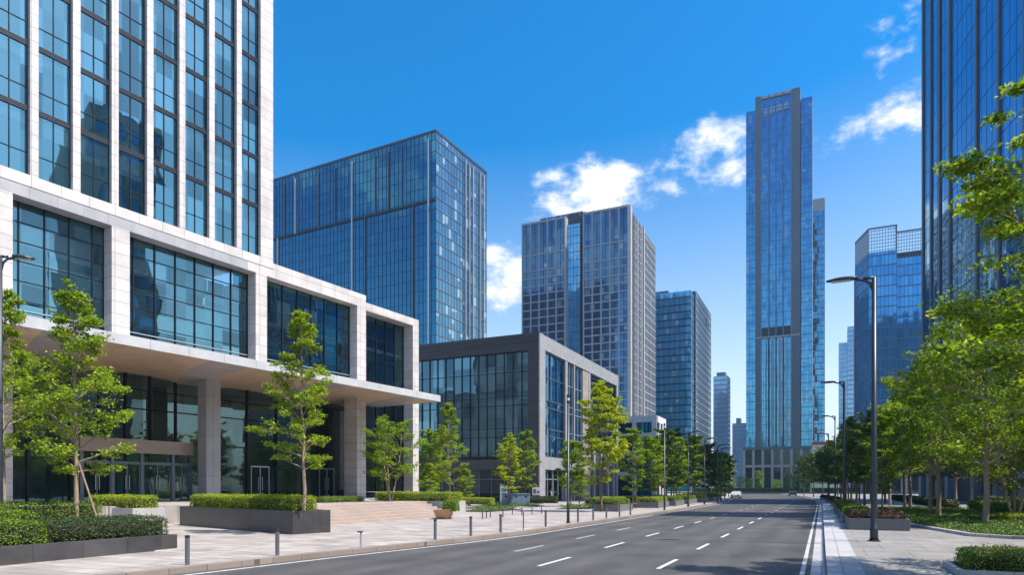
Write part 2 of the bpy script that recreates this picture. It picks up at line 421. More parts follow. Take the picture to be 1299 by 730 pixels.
M['pave'] = panel('pinkish granite paving', (0.41,0.365,0.335), 1.2, 0.6, 0.018, .6, .17, .38, .16, .5, True, .16)
M['pave_r'] = panel('pale grey granite paving', (0.285,0.266,0.252), 1.2, 2.4, 0.012, .55, .06, .45, .14, .5, True, .12)
M['kerb'] = panel('granite kerb stone', (0.27,0.225,0.195), 1.0, 1.0, 0.012, .6, .1, .45, .16, 0, True)
M['kerb_r'] = panel('grey kerb stone', (0.42,0.41,0.41), 1.0, 1.0, 0.012, .6, .1, .45, .16, 0, True)
M['step'] = panel('pink granite step', (0.40,0.325,0.285), 1.8, 2.0, 0.008, .55, .07, .6)
M['soil'] = simple('dark soil', (0.05,0.035,0.025), .9, 0, .3, 8, .5)
M['bollard'] = simple('grey painted bollard steel', (0.15,0.17,0.19), .4, .4, .1)
M['pole'] = simple('dark grey painted steel', (0.045,0.055,0.065), .38, .5, .15)
M['lens'] = simple('frosted lamp lens', (0.55,0.56,0.55), .3, 0, .03)
M['bark'] = simple('brown bark', (0.16,0.115,0.085), .85, 0, .3, 14, .6, .3, 30)
M['bark_pale'] = simple('pale bark', (0.30,0.23,0.165), .85, 0, .3, 14, .6, .3, 30)
M['stake'] = simple('timber stake', (0.27,0.19,0.13), .8, 0, .2, 8)
M['interior'] = simple('dim interior wall', (0.36,0.37,0.355), .8, 0, .35, .35)
M['int_floor'] = simple('interior floor slab', (0.30,0.29,0.27), .6, 0, .1)
M['ceil'] = simple('interior ceiling', (0.55,0.55,0.53), .7, 0, .05)
M['blind'] = simple('pale roller blind', (0.62,0.66,0.64), .7, 0, .05)
M['metal_fin'] = simple('brown grey fin metal', (0.15,0.145,0.15), .45, .4, .06)
M['furn'] = simple('dark furniture', (0.06,0.055,0.05), .6, 0, .2)
M['core'] = simple('building core', (0.05,0.06,0.075), .6, 0, .05)
M['roofing'] = simple('roof gravel', (0.25,0.25,0.25), .9, 0, .2)
M['white_paint'] = simple('road paint', (0.56,0.56,0.55), .6, 0, .3, 9)
M['black'] = simple('black rubber', (0.015,0.015,0.016), .7, 0, .1)
M['leaf_young'] = leafmat('bright young leaves', (0.08,0.155,0.012), (0.20,0.32,0.018), (0.42,0.50,0.03), .42)
M['leaf_street'] = leafmat('street tree leaves', (0.045,0.115,0.008), (0.165,0.285,0.012), (0.40,0.49,0.022), .46)
M['leaf_deep'] = leafmat('deep green leaves', (0.024,0.065,0.012), (0.06,0.13,0.016), (0.14,0.21,0.025), .36)
M['leaf_yellow'] = leafmat('yellow green leaves', (0.17,0.25,0.010), (0.33,0.42,0.015), (0.52,0.57,0.03), .44)
M['hedge'] = leafmat('clipped hedge leaves', (0.04,0.09,0.008), (0.12,0.21,0.015), (0.24,0.33,0.022), .3)
M['hedge_bright'] = leafmat('bright clipped hedge leaves', (0.10,0.17,0.008), (0.27,0.36,0.018), (0.44,0.50,0.03), .35)
M['hedge_dark'] = leafmat('dark clipped hedge leaves', (0.015,0.035,0.010), (0.038,0.075,0.018), (0.085,0.13,0.03), .2)
M['leaf_red'] = leafmat('dark red bedding leaves', (0.02,0.022,0.010), (0.055,0.032,0.018), (0.12,0.04,0.035), .2, (1.3,.6,.5))
M['cover'] = leafmat('ground cover leaves', (0.03,0.08,0.015), (0.09,0.18,0.03), (0.20,0.30,0.05), .3)
M['twig'] = simple('hedge inner twigs', (0.02,0.026,0.010), .9, 0, .3, 10)
M['edge_paint'] = simple('worn edge line paint', (0.42,0.42,0.41), .65, 0, .35, 5)
# asphalt
m, nt, b = newmat('asphalt'); M['asphalt'] = m
tc = nn(nt, 'ShaderNodeTexCoord')
n1 = nn(nt, 'ShaderNodeTexNoise'); n1.inputs['Scale'].default_value = 45; n1.inputs['Detail'].default_value = 6; n1.inputs['Roughness'].default_value = .75
n2 = nn(nt, 'ShaderNodeTexNoise'); n2.inputs['Scale'].default_value = 0.35; n2.inputs['Detail'].default_value = 5
mp = nn(nt, 'ShaderNodeMapping'); mp.inputs['Scale'].default_value = (1, .12, 1)
n3 = nn(nt, 'ShaderNodeTexNoise'); n3.inputs['Scale'].default_value = 1.6; n3.inputs['Detail'].default_value = 4
nt.links.new(tc.outputs['Object'], n1.inputs[0]); nt.links.new(tc.outputs['Object'], n2.inputs[0])
nt.links.new(tc.outputs['Object'], mp.inputs[0]); nt.links.new(mp.outputs[0], n3.inputs[0])
r1 = ramp(nt, [(.3, (.056,.054,.053)), (.7, (.108,.104,.101))]); nt.links.new(n1.outputs[0], r1.inputs[0])
r2 = ramp(nt, [(.3, (.74,)*3), (.7, (1.15,)*3)]); nt.links.new(n2.outputs[0], r2.inputs[0])
r3 = ramp(nt, [(.35, (.88,)*3), (.65, (1.06,)*3)]); nt.links.new(n3.outputs[0], r3.inputs[0])
sx = nn(nt, 'ShaderNodeSeparateXYZ'); nt.links.new(tc.outputs['Object'], sx.inputs[0])
wv = math_(nt, 'SINE', math_(nt, 'MULTIPLY', math_(nt, 'ADD', sx.outputs[0], math_(nt, 'MULTIPLY', n2.outputs[0], .5)), 2*pi/1.53))
wr = ramp(nt, [(0.0, (.84,)*3), (1.0, (1.05,)*3)]); nt.links.new(math_(nt, 'ADD', math_(nt, 'MULTIPLY', wv, .5), .5), wr.inputs[0])
vo = nn(nt, 'ShaderNodeTexVoronoi', feature='DISTANCE_TO_EDGE'); vo.inputs['Scale'].default_value = .16
wp_ = nn(nt, 'ShaderNodeVectorMath', operation='ADD'); nt.links.new(tc.outputs['Object'], wp_.inputs[0]); nt.links.new(n3.outputs['Color'], wp_.inputs[1]); nt.links.new(wp_.outputs[0], vo.inputs['Vector'])
ck = ramp(nt, [(0.0, (.62,)*3), (.006, (1,)*3)]); nt.links.new(vo.outputs[0], ck.inputs[0])
c = mixc(nt, mixc(nt, r1.outputs[0], r2.outputs[0], 1, 'MULTIPLY'), r3.outputs[0], 1, 'MULTIPLY')
c = mixc(nt, c, wr.outputs[0], 1, 'MULTIPLY'); c = mixc(nt, c, ck.outputs[0], .7, 'MULTIPLY')
nt.links.new(c, b.inputs['Base Color']); b.inputs['Roughness'].default_value = .75; b.inputs['Specular IOR Level'].default_value = .35
bp = nn(nt, 'ShaderNodeBump'); bp.inputs['Strength'].default_value = .4; bp.inputs['Distance'].default_value = .01
nt.links.new(n1.outputs[0], bp.inputs['Height']); nt.links.new(bp.outputs[0], b.inputs['Normal'])
M['ground'] = simple('far ground', (0.11,0.115,0.10), .9, 0, .2, .05)
M['lawn'] = simple('lawn', (0.10,0.18,0.03), .9, 0, .3, 1.5, .5)

# facade glass
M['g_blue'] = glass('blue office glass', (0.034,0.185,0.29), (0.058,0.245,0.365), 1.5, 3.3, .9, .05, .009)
M['g_blue_side'] = glass('blue office glass lit side', (0.07,0.22,0.33), (0.16,0.34,0.45), 1.6, 3.3, .8, .06, .03, (0.36,0.48,0.54), .14)  # lighter copy of the blue glass, sunlight put into its tint
M['g_grid'] = glass('tower window glass', (0.022,0.10,0.22), (0.055,0.21,0.40), 2.0, 3.3, .6, .05, .03, (0.35,0.45,0.52), .06)
M['g_band'] = glass('banded blue glass', (0.05,0.33,0.66), (0.12,0.52,0.88), 1.5, 3.6, .5, .10, .03, (0.45,0.6,0.7), .05)
M['g_tower'] = glass('tall tower glass', (0.05,0.25,0.43), (0.12,0.44,0.67), 1.4, 4.0, .86, .05, .03, (0.42,0.55,0.66), .07)
M['g_pale'] = glass('pale far glass', (0.24,0.45,0.66), (0.36,0.58,0.78), 1.6, 3.6, .55, .12, .02, band=(.25,(.2,.36,.54)))  # distance haze of the far towers put into the tint
M['g_lattice'] = glass('bright blue glass', (0.04,0.28,0.58), (0.10,0.44,0.80), 1.6, 3.6, .65, .06, .02)
M['g_right'] = glass('deep blue glass', (0.06,0.29,0.52), (0.11,0.41,0.66), 1.75, 4.0, .92, .03, .010, wav=.02)
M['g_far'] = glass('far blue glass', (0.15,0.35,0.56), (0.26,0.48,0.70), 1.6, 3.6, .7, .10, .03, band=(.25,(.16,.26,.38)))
M['g_dark'] = glass('dark ground floor glass', (0.03,0.05,0.06), (0.08,0.12,0.13), 1.6, 5.0, .7, .04, .01)
M['cg_tower'] = clear_glass('office window glazing', (0.70,0.84,0.87), (0.38,0.78,0.86), .38, .013, 1.17, 3.9)
M['cg_podium'] = clear_glass('podium glazing', (0.70,0.84,0.87), (0.38,0.76,0.86), .28, .012, 1.5, 1.2)
M['cg_lobby'] = clear_glass('lobby glazing', (0.68,0.80,0.78), (0.45,0.72,0.76), .12, .007, 1.5, 3.0)
M['cg_hall'] = clear_glass('hall glazing', (0.52,0.70,0.78), (0.34,0.66,0.88), .34, .016, 1.7, 2.4)

# ------------------------------------------------------------------ ground, road, pavements
def bend(y):                                  # the street swings gently left far away
    return 0.0 if y < 90 else -0.00050*(y-90)**2
YS = [-30,-10,0,8,16,22,27,35,50,70,90] + [100+10*i for i in range(16)]
def lk(y):                                    # left kerb
    pts = [(-30,-19.2),(0,-15.6),(16,-13.7),(22,-12.75),(27,-12.25),(50,-12.1),(95,-12.5),(135,-15.4),(180,-16.8),(400,-17)]
    for (a,p),(b_,q) in zip(pts, pts[1:]):
        if a <= y <= b_: return p+(q-p)*(y-a)/(b_-a)+bend(y)
    return -12.2+bend(y)
def rk(y): return 0.12+bend(y)
def strip(fa, fb, ys, z):
    mb = MB()
    for a, b_ in zip(ys, ys[1:]):
        mb.quad((fa(a),a,z),(fb(a),a,z),(fb(b_),b_,z),(fa(b_),b_,z))
    return mb
def ribbon(fa, fb, ys, z0, z1):
    mb = MB(); n = len(ys)
    vs = []
    for y in ys: vs += [(fa(y),y,z0),(fb(y),y,z0),(fb(y),y,z1),(fa(y),y,z1)]
    fs = [(0,1,2,3)]
    for i in range(n-1):
        o = 4*i
        for k in range(4): fs.append((o+k, o+4+k, o+4+(k+1)%4, o+(k+1)%4))
    fs.append(tuple(4*(n-1)+k for k in (3,2,1,0)))
    return mb.add(vs, fs)
g = MB().quad((-3000,-1500,-.02),(3000,-1500,-.02),(3000,4000,-.02),(-3000,4000,-.02)).build('ground', M['ground'], kind='structure')
road = strip(lk, rk, YS, 0.0).build('road', M['asphalt'], kind='structure')
strip(lambda y: lk(y)+.35, lambda y: lk(y)+.47, YS, .004).build('edge_line', M['white_paint'], road)
strip(lambda y: rk(y)-.60, lambda y: rk(y)-.49, YS, .004).build('edge_line', M['edge_paint'], road)
strip(lambda y: rk(y)-.36, lambda y: rk(y)-.02, YS, .005).build('gutter', M['kerb_r'], road)
# painted lane dashes
M['worn_shaded_paint'] = simple('worn and shaded road paint', (0.36,0.36,0.355), .7, 0, .35, 7)
def dash(x, y, L=2.5, w=.125):
    return strip(lambda t: x+bend(t)-w/2, lambda t: x+bend(t)+w/2, [y, y+L/2, y+L], .004)
for x, y0, n, mk in ((-3.85,17.2,18,'white_paint'),(-6.9,10.4,19,'white_paint'),(-9.2,19.9,3,'worn_shaded_paint')):
    for k in range(n):
        dash(x, y0+k*6.05).build('lane_dash', M[mk if k < 6 else 'worn_shaded_paint'], road)  # far dashes darker: the road's shadow put into their paint
ribbon(lambda y: lk(y)-.32, lambda y: lk(y), YS, -.02, .15).build('kerb', M['kerb'], kind='structure')
ribbon(lambda y: rk(y), lambda y: rk(y)+.34, YS, -.02, .15).build('kerb', M['kerb_r'], kind='structure')
ribbon(lambda y: -95.0, lambda y: lk(y)-.325, YS, -.03, .146).build('sidewalk', M['pave'], kind='structure')
ribbon(lambda y: rk(y)+.345, lambda y: 60.0, YS, -.03, .146).build('sidewalk', M['pave_r'], kind='structure')
# groove and border course along the right pavement
strip(lambda y: rk(y)+.36, lambda y: rk(y)+.78, YS, .150).build('kerb_border', M['kerb_r'], kind='structure')
# end of the street: cross street, lawn
MB().box(-140, 90, 250.5, 262, -.02, .006).build('cross_street', M['asphalt'], kind='structure')
MB().box(-90, 70, 262, 262.5, 0, .5).build('kerb', M['kerb_r'], kind='structure')
MB().box(-90, 70, 262.5, 330, 0, .55).build('lawn', M['lawn'], kind='structure')
# raised terrace of the office building
TER = [(-26,44),(-36,44.0),(-36,66),(-62,66),(-62,2),(-37,2),(-36,18),(-31.2,26.7),(-26,25.3)]
MB().prism(TER, 0.02, 1.15).build('terrace', M['pave'], kind='structure')
# ------------------------------------------------------------------ air: far towers fade a little to blue
hz = bpy.data.materials.new('haze'); hz.use_nodes = True
hnt = hz.node_tree; hnt.nodes.clear()
ho = nn(hnt, 'ShaderNodeOutputMaterial'); hv = nn(hnt, 'ShaderNodeVolumePrincipled')
hv.inputs['Color'].default_value = (.50,.74,1,1); hv.inputs['Density'].default_value = 0.00017; hv.inputs['Anisotropy'].default_value = .3
hnt.links.new(hv.outputs[0], ho.inputs['Volume'])
MB().box(-320, 330, -60, 760, -1.2, 215).build('haze', hz, kind='stuff')
# ------------------------------------------------------------------ office building on the left
OB = thing('office_building', 'pale stone office building at left with tall blue windows above a wide projecting canopy', 'building',
           (-42.72, 21.98, 0), radians(-6.5))
TOP = 48.3; FL = 3.9; ZB = 20.7
PC = [1.76+2.33*k for k in range(-5, 7)]
for c in PC + [18.3]:
    w = .6 if c > 18 else .22
    MB().box(-.55, 0, c-w, c+w, ZB, TOP).build('pier', M['stone'], OB)
MB().box(-.7, .03, -12, 18.9, 20.02, ZB-.003).build('base_band', M['stone'], OB)
PC2 = PC + [18.3]
for fi in range(7):
    z0 = ZB + FL*fi
    if fi:
        mb = MB().box(-.75, -.30, PC[0], 18.2, z0, z0+.34)
        for q in (.04, .16, .28): mb.box(-.30, -.265, PC[0], 18.2, z0+q, z0+q+.035)
        mb.build('spandrel', M['metal_grey'], OB)
    MB().box(-9, -.76, PC[0], 18.4, z0-.02, z0+.30).build('floor_slab', M['ceil'], OB)
    for bi in range(len(PC2)-1):
        a = PC2[bi] + .22; b2 = PC2[bi+1] - (.6 if bi == len(PC2)-2 else .22)
        zb = z0 + (.34 if fi else 0.0)
        wdw = MB().pane_x(-.36, a+.02, b2-.02, zb, z0+FL).build('window', M['cg_tower'], OB)
        f = MB(); mid = (a+b2)/2
        f.box(-.42, -.30, mid-.02, mid+.02, zb, z0+FL)
        f.box(-.41, -.31, a, b2, z0+1.42, z0+1.455)
        for e in (a, b2-.03): f.box(-.43, -.29, e, e+.03, zb, z0+FL)
        f.build('frame', M['mull_dark'], wdw)
        rr = RND.random()
        if rr < .66:
            hgt = RND.choice([.5, .5, .9, 1.3, 2.3]) if bi < 8 else RND.choice([1.3, 2.2, 3.3, 3.4])
            MB().box(-.62, -.60, a+.03, b2-.03 if RND.random() < .8 else mid, z0+FL-.15-hgt, z0+FL-.15).build('blind', M['blind'], wdw)
        if rr > .45:
            mb = MB()
            for q in range(2):
                y = RND.uniform(a, b2-.6); mb.box(-1.9, -1.2, y, y+RND.uniform(.3,.8), z0+.30, z0+RND.uniform(.9,1.5))
            mb.build('desk', M['furn'], wdw)
MB().box(-26, -9, -12, 18.6, 1.1, TOP).build('core_wall', M['interior'], OB)
MB().box(-25, -.56, 18.45, 18.88, 20.7, TOP).build('end_wall', M['stone'], OB)
MB().box(-25, -.2, -12, 18.86, TOP+.003, TOP+.6).build('roof', M['stone'], OB)
# podium frame
for a, b2, z0, z1 in ((-.6,.65,1.1,19.3),(6.2,7.36,10.76,19.3),(17.23,18.3,10.76,19.3),(28.4,29.57,1.1,19.3),(36.46,37.4,1.1,19.1),(-12,-10.9,1.1,19.3)):
    MB().box(-1.7, 0, a, b2, z0, z1).build('podium_pier', M['stone'], OB)
MB().box(-1.72, .0, -12, 16.5, 19.303, 20.017).build('podium_beam', M['stone_grey'], OB)
MB().box(-1.72, .0, 16.5, 29.57, 19.303, 20.017).build('podium_beam', M['stone'], OB)
MB().box(-1.72, .0, 18.9, 29.57, 20.02, 20.5).build('parapet', M['stone'], OB)
MB().box(-1.72, .0, 29.573, 37.4, 19.103, 19.85).build('podium_beam', M['stone'], OB)
MB().box(-26, -1.72, 18.9, 37.3, 19.3, 19.6).build('podium_roof', M['roofing'], OB)
MB().box(-26, -1.72, 37.0, 37.36, 1.1, 19.3).build('end_wall', M['stone'], OB)
MB().box(-1.5, -.55, -10.9, 28.4, 10.8, 12.2).build('sill_wall', M['stone_grey'], OB)
def big_window(a, b2, z0, z1, v, cols, rows, mat, name='window', firstnarrow=True):
    w = MB().pane_x(v, a, b2, z0, z1).build(name, mat, OB)
    f = MB()
    pitch = (b2-a)/(cols-.5) if firstnarrow else (b2-a)/cols
    us = [a, a+pitch*.5] if firstnarrow else [a]
    while us[-1] < b2-.1: us.append(us[-1]+pitch)
    us[-1] = b2
    for u in us: f.box(v-.08, v+.10, max(a, u-.028), min(b2, u+.028), z0, z1)
    z = z1
    while z > z0+.05:
        f.box(v-.06, v+.06, a, b2, z-.045, z); z -= rows
    f.build('frame', M['mull_dark'], w)
    MB().box(v+.10, v+.16, a, b2, z0+.55, z0+.61).build('rail', M['mull_light'], w)
    return w
for a, b2, cols in ((.65,6.2,4.5),(7.36,17.23,7),(18.3,28.4,7),(-10.9,-.6,7)):
    w = big_window(a, b2, 12.2, 19.3, -1.05, cols, 1.18, M['cg_podium'])
    for q in range(int((b2-a)/1.5)):
        if RND.random() < .75:
            y = a+.75+1.5*q
            MB().box(-1.6, -1.56, y, min(b2, y+1.4), 17.0-RND.random()*1.1, 18.1).build('blind', M['blind'], w)
big_window(29.6, 36.46, 10.7, 19.1, -1.35, 5, 2.1, M['cg_podium'], firstnarrow=False)
big_window(29.6, 36.46, 1.15, 10.69, -1.35, 5, 3.1, M['cg_lobby'], firstnarrow=False)
for z in (11.9, 15.8):
    MB().box(-9, -1.75, -10.9, 36.9, z, z+.35).build('floor_slab', M['ceil'], OB)
MB().box(-26, -9.02, 18.62, 36.9, 10.8, 19.2).build('core_wall', M['interior'], OB)
# lobby
MB().box(-26, -15, -12, 36.9, 1.12, 10.8).build('core_wall', M['interior'], OB)
edges = [-12,-9,-6,-3,0.65,3.0,5.5,7.4,9.2,11.0,13.0,16.2,19.4,22.4,25.4,28.5]
for a, b2 in zip(edges, edges[1:]):
    w = MB().pane_x(-4, a, b2, 1.15, 11.2).build('lobby_window', M['cg_lobby'], OB)
    f = MB().box(-4.12, -3.86, a-.06, a+.06, 1.15, 11.2)
    for z in (5.5, 7.9, 9.3): f.box(-4.08, -3.92, a+.06, b2-.06, z, z+.09)
    f.build('frame', M['mull_dark'], w)
for u, v in ((3,-10),(10,-11),(17,-9),(23,-11),(-4,-10),(29,-9),(33,-7)):
    MB().box(v-.5, v+.5, u-.5, u+.5, 1.16, 10.2).build('lobby_column', M['stone_grey'], OB)
mb = MB()
for u, v in ((18,-7),(21,-8),(25,-7),(8,-9),(31,-5),(34,-6)): mb.box(v-.4, v+.4, u, u+1.6, 1.16, 1.9)
mb.build('lobby_seat', M['furn'], OB)
MB().box(-13, -12.2, 19, 25, 1.16, 2.4).build('reception_desk', M['tan_stone'], OB)
MB().box(-1.05, .0, 12.95, 14.12, 1.1, 10.4).build('entrance_column', M['stone_grey'], OB)
# canopy: fascia, top sheet, folded soffit
MB().box(6.72, 6.9, -12, 32.2, 10.18, 10.76).build('canopy_fascia', M['fascia'], OB)
MB().box(-1.0, 6.717, 32.02, 32.2, 10.18, 10.76).build('canopy_fascia', M['fascia'], OB)
MB().box(-4.5, 5.2, -12, 29.6, 10.90, 10.95).build('canopy_top', M['fascia'], OB)
def soff(name, q0, q1, n, mat, dome):
    """one strip of the underside between two curved seams; shells are hollowed upwards"""
    nq, nv_ = 22, 24; vs = []; fs = []
    for i in range(nq+1):
        for j in range(nv_+1):
            v = -4.4 + 11.15*j/nv_; q = q0+(q1-q0)*i/nq; b_ = 6.75-v
            u = 9.4*(n+q)+.42*b_-.75*sin(pi*b_/11.15)+2.2
            e = min(1, max(0, b_/2.2))*min(1, max(0, (32.0-u)/2.0))
            z = 10.205 + dome*sin(pi*i/nq)**.6*e*(.4+.6*min(1, (v+4.4)/5))
            vs.append((v, max(-12, min(32.05, u)), z))
    for i in range(nq):
        for j in range(nv_):
            o = i*(nv_+1)+j; fs.append((o, o+1, o+nv_+2, o+nv_+1))
    if max(p[1] for p in vs)-min(p[1] for p in vs) > .3: MB().add(vs, fs).build(name, mat, OB, smooth=True)
for n in range(-3, 4):
    soff('soffit_shell', 0, .70, n, M['soffit'], .62)
    soff('soffit_panel', .70, 1.0, n, M['soffit_grey'], .0)
# entrance portal with doors
P_ = MB().box(-3.85, -1.5, 5.0, 12.9, 4.55, 5.5).build('entrance_portal', M['portal'], OB)
for u in (5.05, 7.0, 9.0, 11.3, 12.65): MB().box(-1.85, -1.62, u, u+.2, 1.15, 4.55).build('post', M['mull_mid'], P_)
for a, b2 in ((7.2,9.0),(9.2,11.3),(5.25,7.0),(11.5,12.65)):
    d = MB().pane_x(-1.74, a, b2, 1.15, 4.5).build('entrance_door', M['cg_lobby'], OB)
    f = MB().box(-1.80, -1.68, a, b2, 3.75, 3.95).box(-1.79, -1.69, (a+b2)/2-.04, (a+b2)/2+.04, 1.15, 3.75)
    for e in (a, b2-.07): f.box(-1.79, -1.69, e, e+.07, 1.15, 3.75)
    f.build('frame', M['mull_mid'], d)
    MB().box(-1.66, -1.62, (a+b2)/2+.1, (a+b2)/2+.14, 2.0, 3.0).box(-1.66, -1.62, (a+b2)/2-.14, (a+b2)/2-.1, 2.0, 3.0).build('handle', M['mull_light'], d)
for a in (19.6, 27.2):
    d = MB().box(-3.82, -3.80, a, a+1.9, 1.15, 3.9).build('entrance_door', M['g_dark'], OB)
    f = MB().box(-3.84, -3.72, a, a+1.9, 3.9, 4.02)
    for e in (a, a+.92, a+1.83): f.box(-3.84, -3.74, e, e+.07, 1.15, 3.9)
    f.build('frame', M['mull_light'], d)
    MB().box(-3.76, -3.70, a+.72, a+.76, 1.9, 3.1).box(-3.76, -3.70, a+1.12, a+1.16, 1.9, 3.1).build('handle', M['mull_light'], d)

# ------------------------------------------------------------------ dark stone pavilion block beyond
DB = thing('pavilion_building', 'low dark stone building with tall glass hall front beyond the stone office canopy', 'building', (-34.7, 83.1, 0))
MB().box(-38, -.02, -.25, 1.6, 21.0, 23.15).build('parapet', M['dark_stone'], DB)
MB().box(-37.9, .06, -.36, 1.5, 22.15, 22.32).box(-37.9, .06, -.31, 1.5, 22.95, 23.3).build('coping', M['metal_grey'], DB)
MB().box(-.02, .16, -.30, 38, 21.2, 23.2).build('parapet', M['mid_stone'], DB)  # street side paler than the front: sunlight put into the stone colour
MB().box(-1.6, -.02, -.24, 1.6, .1, 21.0).build('corner_pier', M['dark_stone'], DB)
MB().box(-.02, .15, -.29, 1.75, .1, 21.2).build('pier', M['mid_stone'], DB)
MB().box(-38, -1.6, -.22, .6, 4.7, 6.1).build('floor_band', M['dark_stone'], DB)
curtain(DB, (-38,.9), (-1.6,.9), .1, 4.7, M['g_dark'], M['mull_mid'], 2.03, 3.2, .1, .1, .1, .08, gname='ground_glazing')
for k in range(9):
    x = -37.9+4.06*k
    w = MB().pane_y(.30, x, x+4.06, 6.5, 21.0).build('window', M['cg_hall'], DB)
    f = MB()
    for q in range(3): f.box(x+1.353*q-.04, x+1.353*q+.04, .12, .30, 6.5, 21.0)
    for z in (6.5, 9.2, 10.4, 13.6, 14.8, 18.2, 20.9): f.box(x, x+4.06, .2, .295, z, z+.08)
    f.build('frame', M['mull_dark'], w)
    if k % 2 == 0: MB().box(x-.18, x+.18, .55, .85, 6.5, 21).build('hall_column', M['mid_stone'], DB)
for z in (10.3, 14.7, 18.4):
    MB().box(-37.8, -1.7, 1.9, 13, z, z+.45).build('floor_slab', M['ceil'], DB)
MB().box(-17, -8, 1.2, 4.0, 14.9, 15.2).build('gallery', M['blind'], DB)
MB().box(-37.8, -3, 13, 13.5, .1, 21).build('core_wall', M['interior'], DB)
MB().box(-37.8, -.3, 13.6, 37.8, .1, 20.9).build('core_wall', M['core'], DB)
MB().box(-37.8, -.1, .0, 38, 21.01, 21.2).build('roof', M['roofing'], DB)
# street side bays
def side_window(a, b2, z0, z1, nv, hs, mat, mm='mull_mid'):
    w = MB().pane_x(-.28, a, b2, z0, z1).build('window', mat, DB)
    f = MB()
    for q in range(nv+1):
        y = a+(b2-a)*q/nv; f.box(-.28, -.1, max(a,y-.05), min(b2,y+.05), z0, z1)
    for z in hs: f.box(-.28, -.14, a, b2, z, z+.09)
    f.build('frame', M[mm], w)
HS = (6.5, 9.4, 10.4, 13.4, 14.4, 17.6, 21.0)
side_window(1.75, 9.8, 6.5, 21.2, 3, HS, M['cg_hall'])
side_window(10.7, 13.6, 6.5, 21.2, 2, HS, M['cg_hall'], 'mull_light')
side_window(14.0, 17.9, 6.5, 21.2, 2, HS, M['cg_hall'], 'mull_light')
side_window(21.7, 37.0, 8.5, 20.6, 5, (8.5, 11.4, 14.4, 17.6, 20.5), M['cg_hall'], 'mull_dark')
MB().box(-1.5, -.31, 21.6, 37.1, .1, 8.4).build('dark_base', M['dark_stone'], DB)
for a, b2 in ((9.8,10.7),(13.6,14.0),(20.8,21.6),(37.0,38.0)): MB().box(-.5, .12, a, b2, .1, 21.2).build('pier', M['mid_stone'], DB)
MB().box(-.5, .05, 17.9, 20.8, .1, 21.2).build('tan_panel', M['tan_stone'], DB)
MB().box(-.5, .10, 1.75, 9.8, 4.7, 6.45).build('floor_band', M['mid_stone'], DB)
MB().box(-.5, .10, 10.7, 17.9, 4.7, 6.45).build('floor_band', M['mid_stone'], DB)
for a, b2 in ((1.75,5.7),(5.9,9.8),(10.7,13.6),(14.0,17.9)):
    d = MB().pane_x(-.44, a, b2, .15, 4.7).build('door', M['cg_lobby'], DB)
    f = MB().box(-.46, -.30, a, b2, 3.3, 3.42)
    for e in (a, (a+b2)/2-.05, b2-.1): f.box(-.45, -.3, e, e+.1, .15, 4.7)
    f.build('frame', M['mull_light'], d)
for k, a in enumerate((23.5, 27.5, 31.5, 35)):
    MB().box(-.3, .08, a, a+.9, .1, 8.4).build('pier', M['mid_stone'], DB)

# ------------------------------------------------------------------ small white stone block
WB = thing('white_building', 'small white stone block with flat roof at the foot of the grey grid tower', 'building', (-29.4, 129.8, 0))
MB().box(-14, 0, 0, 9.2, 15.2, 16.5).build('parapet', M['white_stone'], WB)
MB().box(-13.9, -.3, .3, 8.9, .1, 15.2).build('core_wall', M['core'], WB)
for x in (-14, -9.4, -4.8, -.9): MB().box(x, x+.9, -.01, .8, .1, 15.2).build('pier', M['white_stone'], WB)
for y in (3.2, 5.9, 8.3): MB().box(-.8, -.01, y, y+.9, .1, 15.2).build('pier', M['white_stone'], WB)
for z in (4.6, 8.6, 12.3): MB().box(-13.9, -.1, .02, .7, z, z+.8).build('floor_band', M['white_stone'], WB); MB().box(-.7, -.05, .9, 9.1, z+.002, z+.8).build('floor_band', M['white_stone'], WB)
MB().quad((-13.5,.28,.1),(-.9,.28,.1),(-.9,.28,15.2),(-13.5,.28,15.2)).build('window', M['g_blue'], WB)
MB().quad((-.28,.9,.1),(-.28,8.9,.1),(-.28,8.9,15.2),(-.28,.9,15.2)).build('window', M['g_dark'], WB)
# ------------------------------------------------------------------ glass slab block, upper left
B = thing('glass_block', 'big dark blue glass slab block rising behind the stone office podium', 'building', (-100.2, 162.9, 0), radians(-3))
H = 104.5
MB().box(-85, -.3, .3, 28.4, 0, H-.4).build('body', M['core'], B)
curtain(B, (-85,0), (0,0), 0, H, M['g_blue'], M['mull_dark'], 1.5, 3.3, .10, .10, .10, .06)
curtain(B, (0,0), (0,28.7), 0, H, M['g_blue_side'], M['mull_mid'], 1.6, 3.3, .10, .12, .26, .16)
z = 85.0
MB().box(-85, .05, -.30, -.12, z-.35, z+.35).build('ledge', M['mull_dark'], B)
for x, z0, z1 in ((-2.4,10,103),(-31,z,103),(-31,10,z),(-55,z,103),(-63,10,z),(-72,z,103),(-82,z,103)):
    MB().box(x-.22, x+.22, -.55, -.11, z0, z1).build('fin', M['mull_light'], B)
for x, z0, z1 in ((-12,z,103),(-17,z,103),(-22,z,103),(-26,10,z),(-38,z,103),(-45,z,103),(-60,z,103),(-8,10,z)):
    MB().box(x-.10, x+.10, -.40, -.11, z0, z1).build('fin', M['mull_mid'], B)
for y in (15.4, 17.6, 19.8, 24.2, 26.4):
    MB().box(.13, .6, y-.14, y+.14, 3, 103).build('fin', M['mull_light'], B)
MB().box(-85.1, .12, -.14, .6, H, H+.7).box(-.5, .2, .6, 28.8, H, H+.69).build('coping', M['metal_grey'], B)

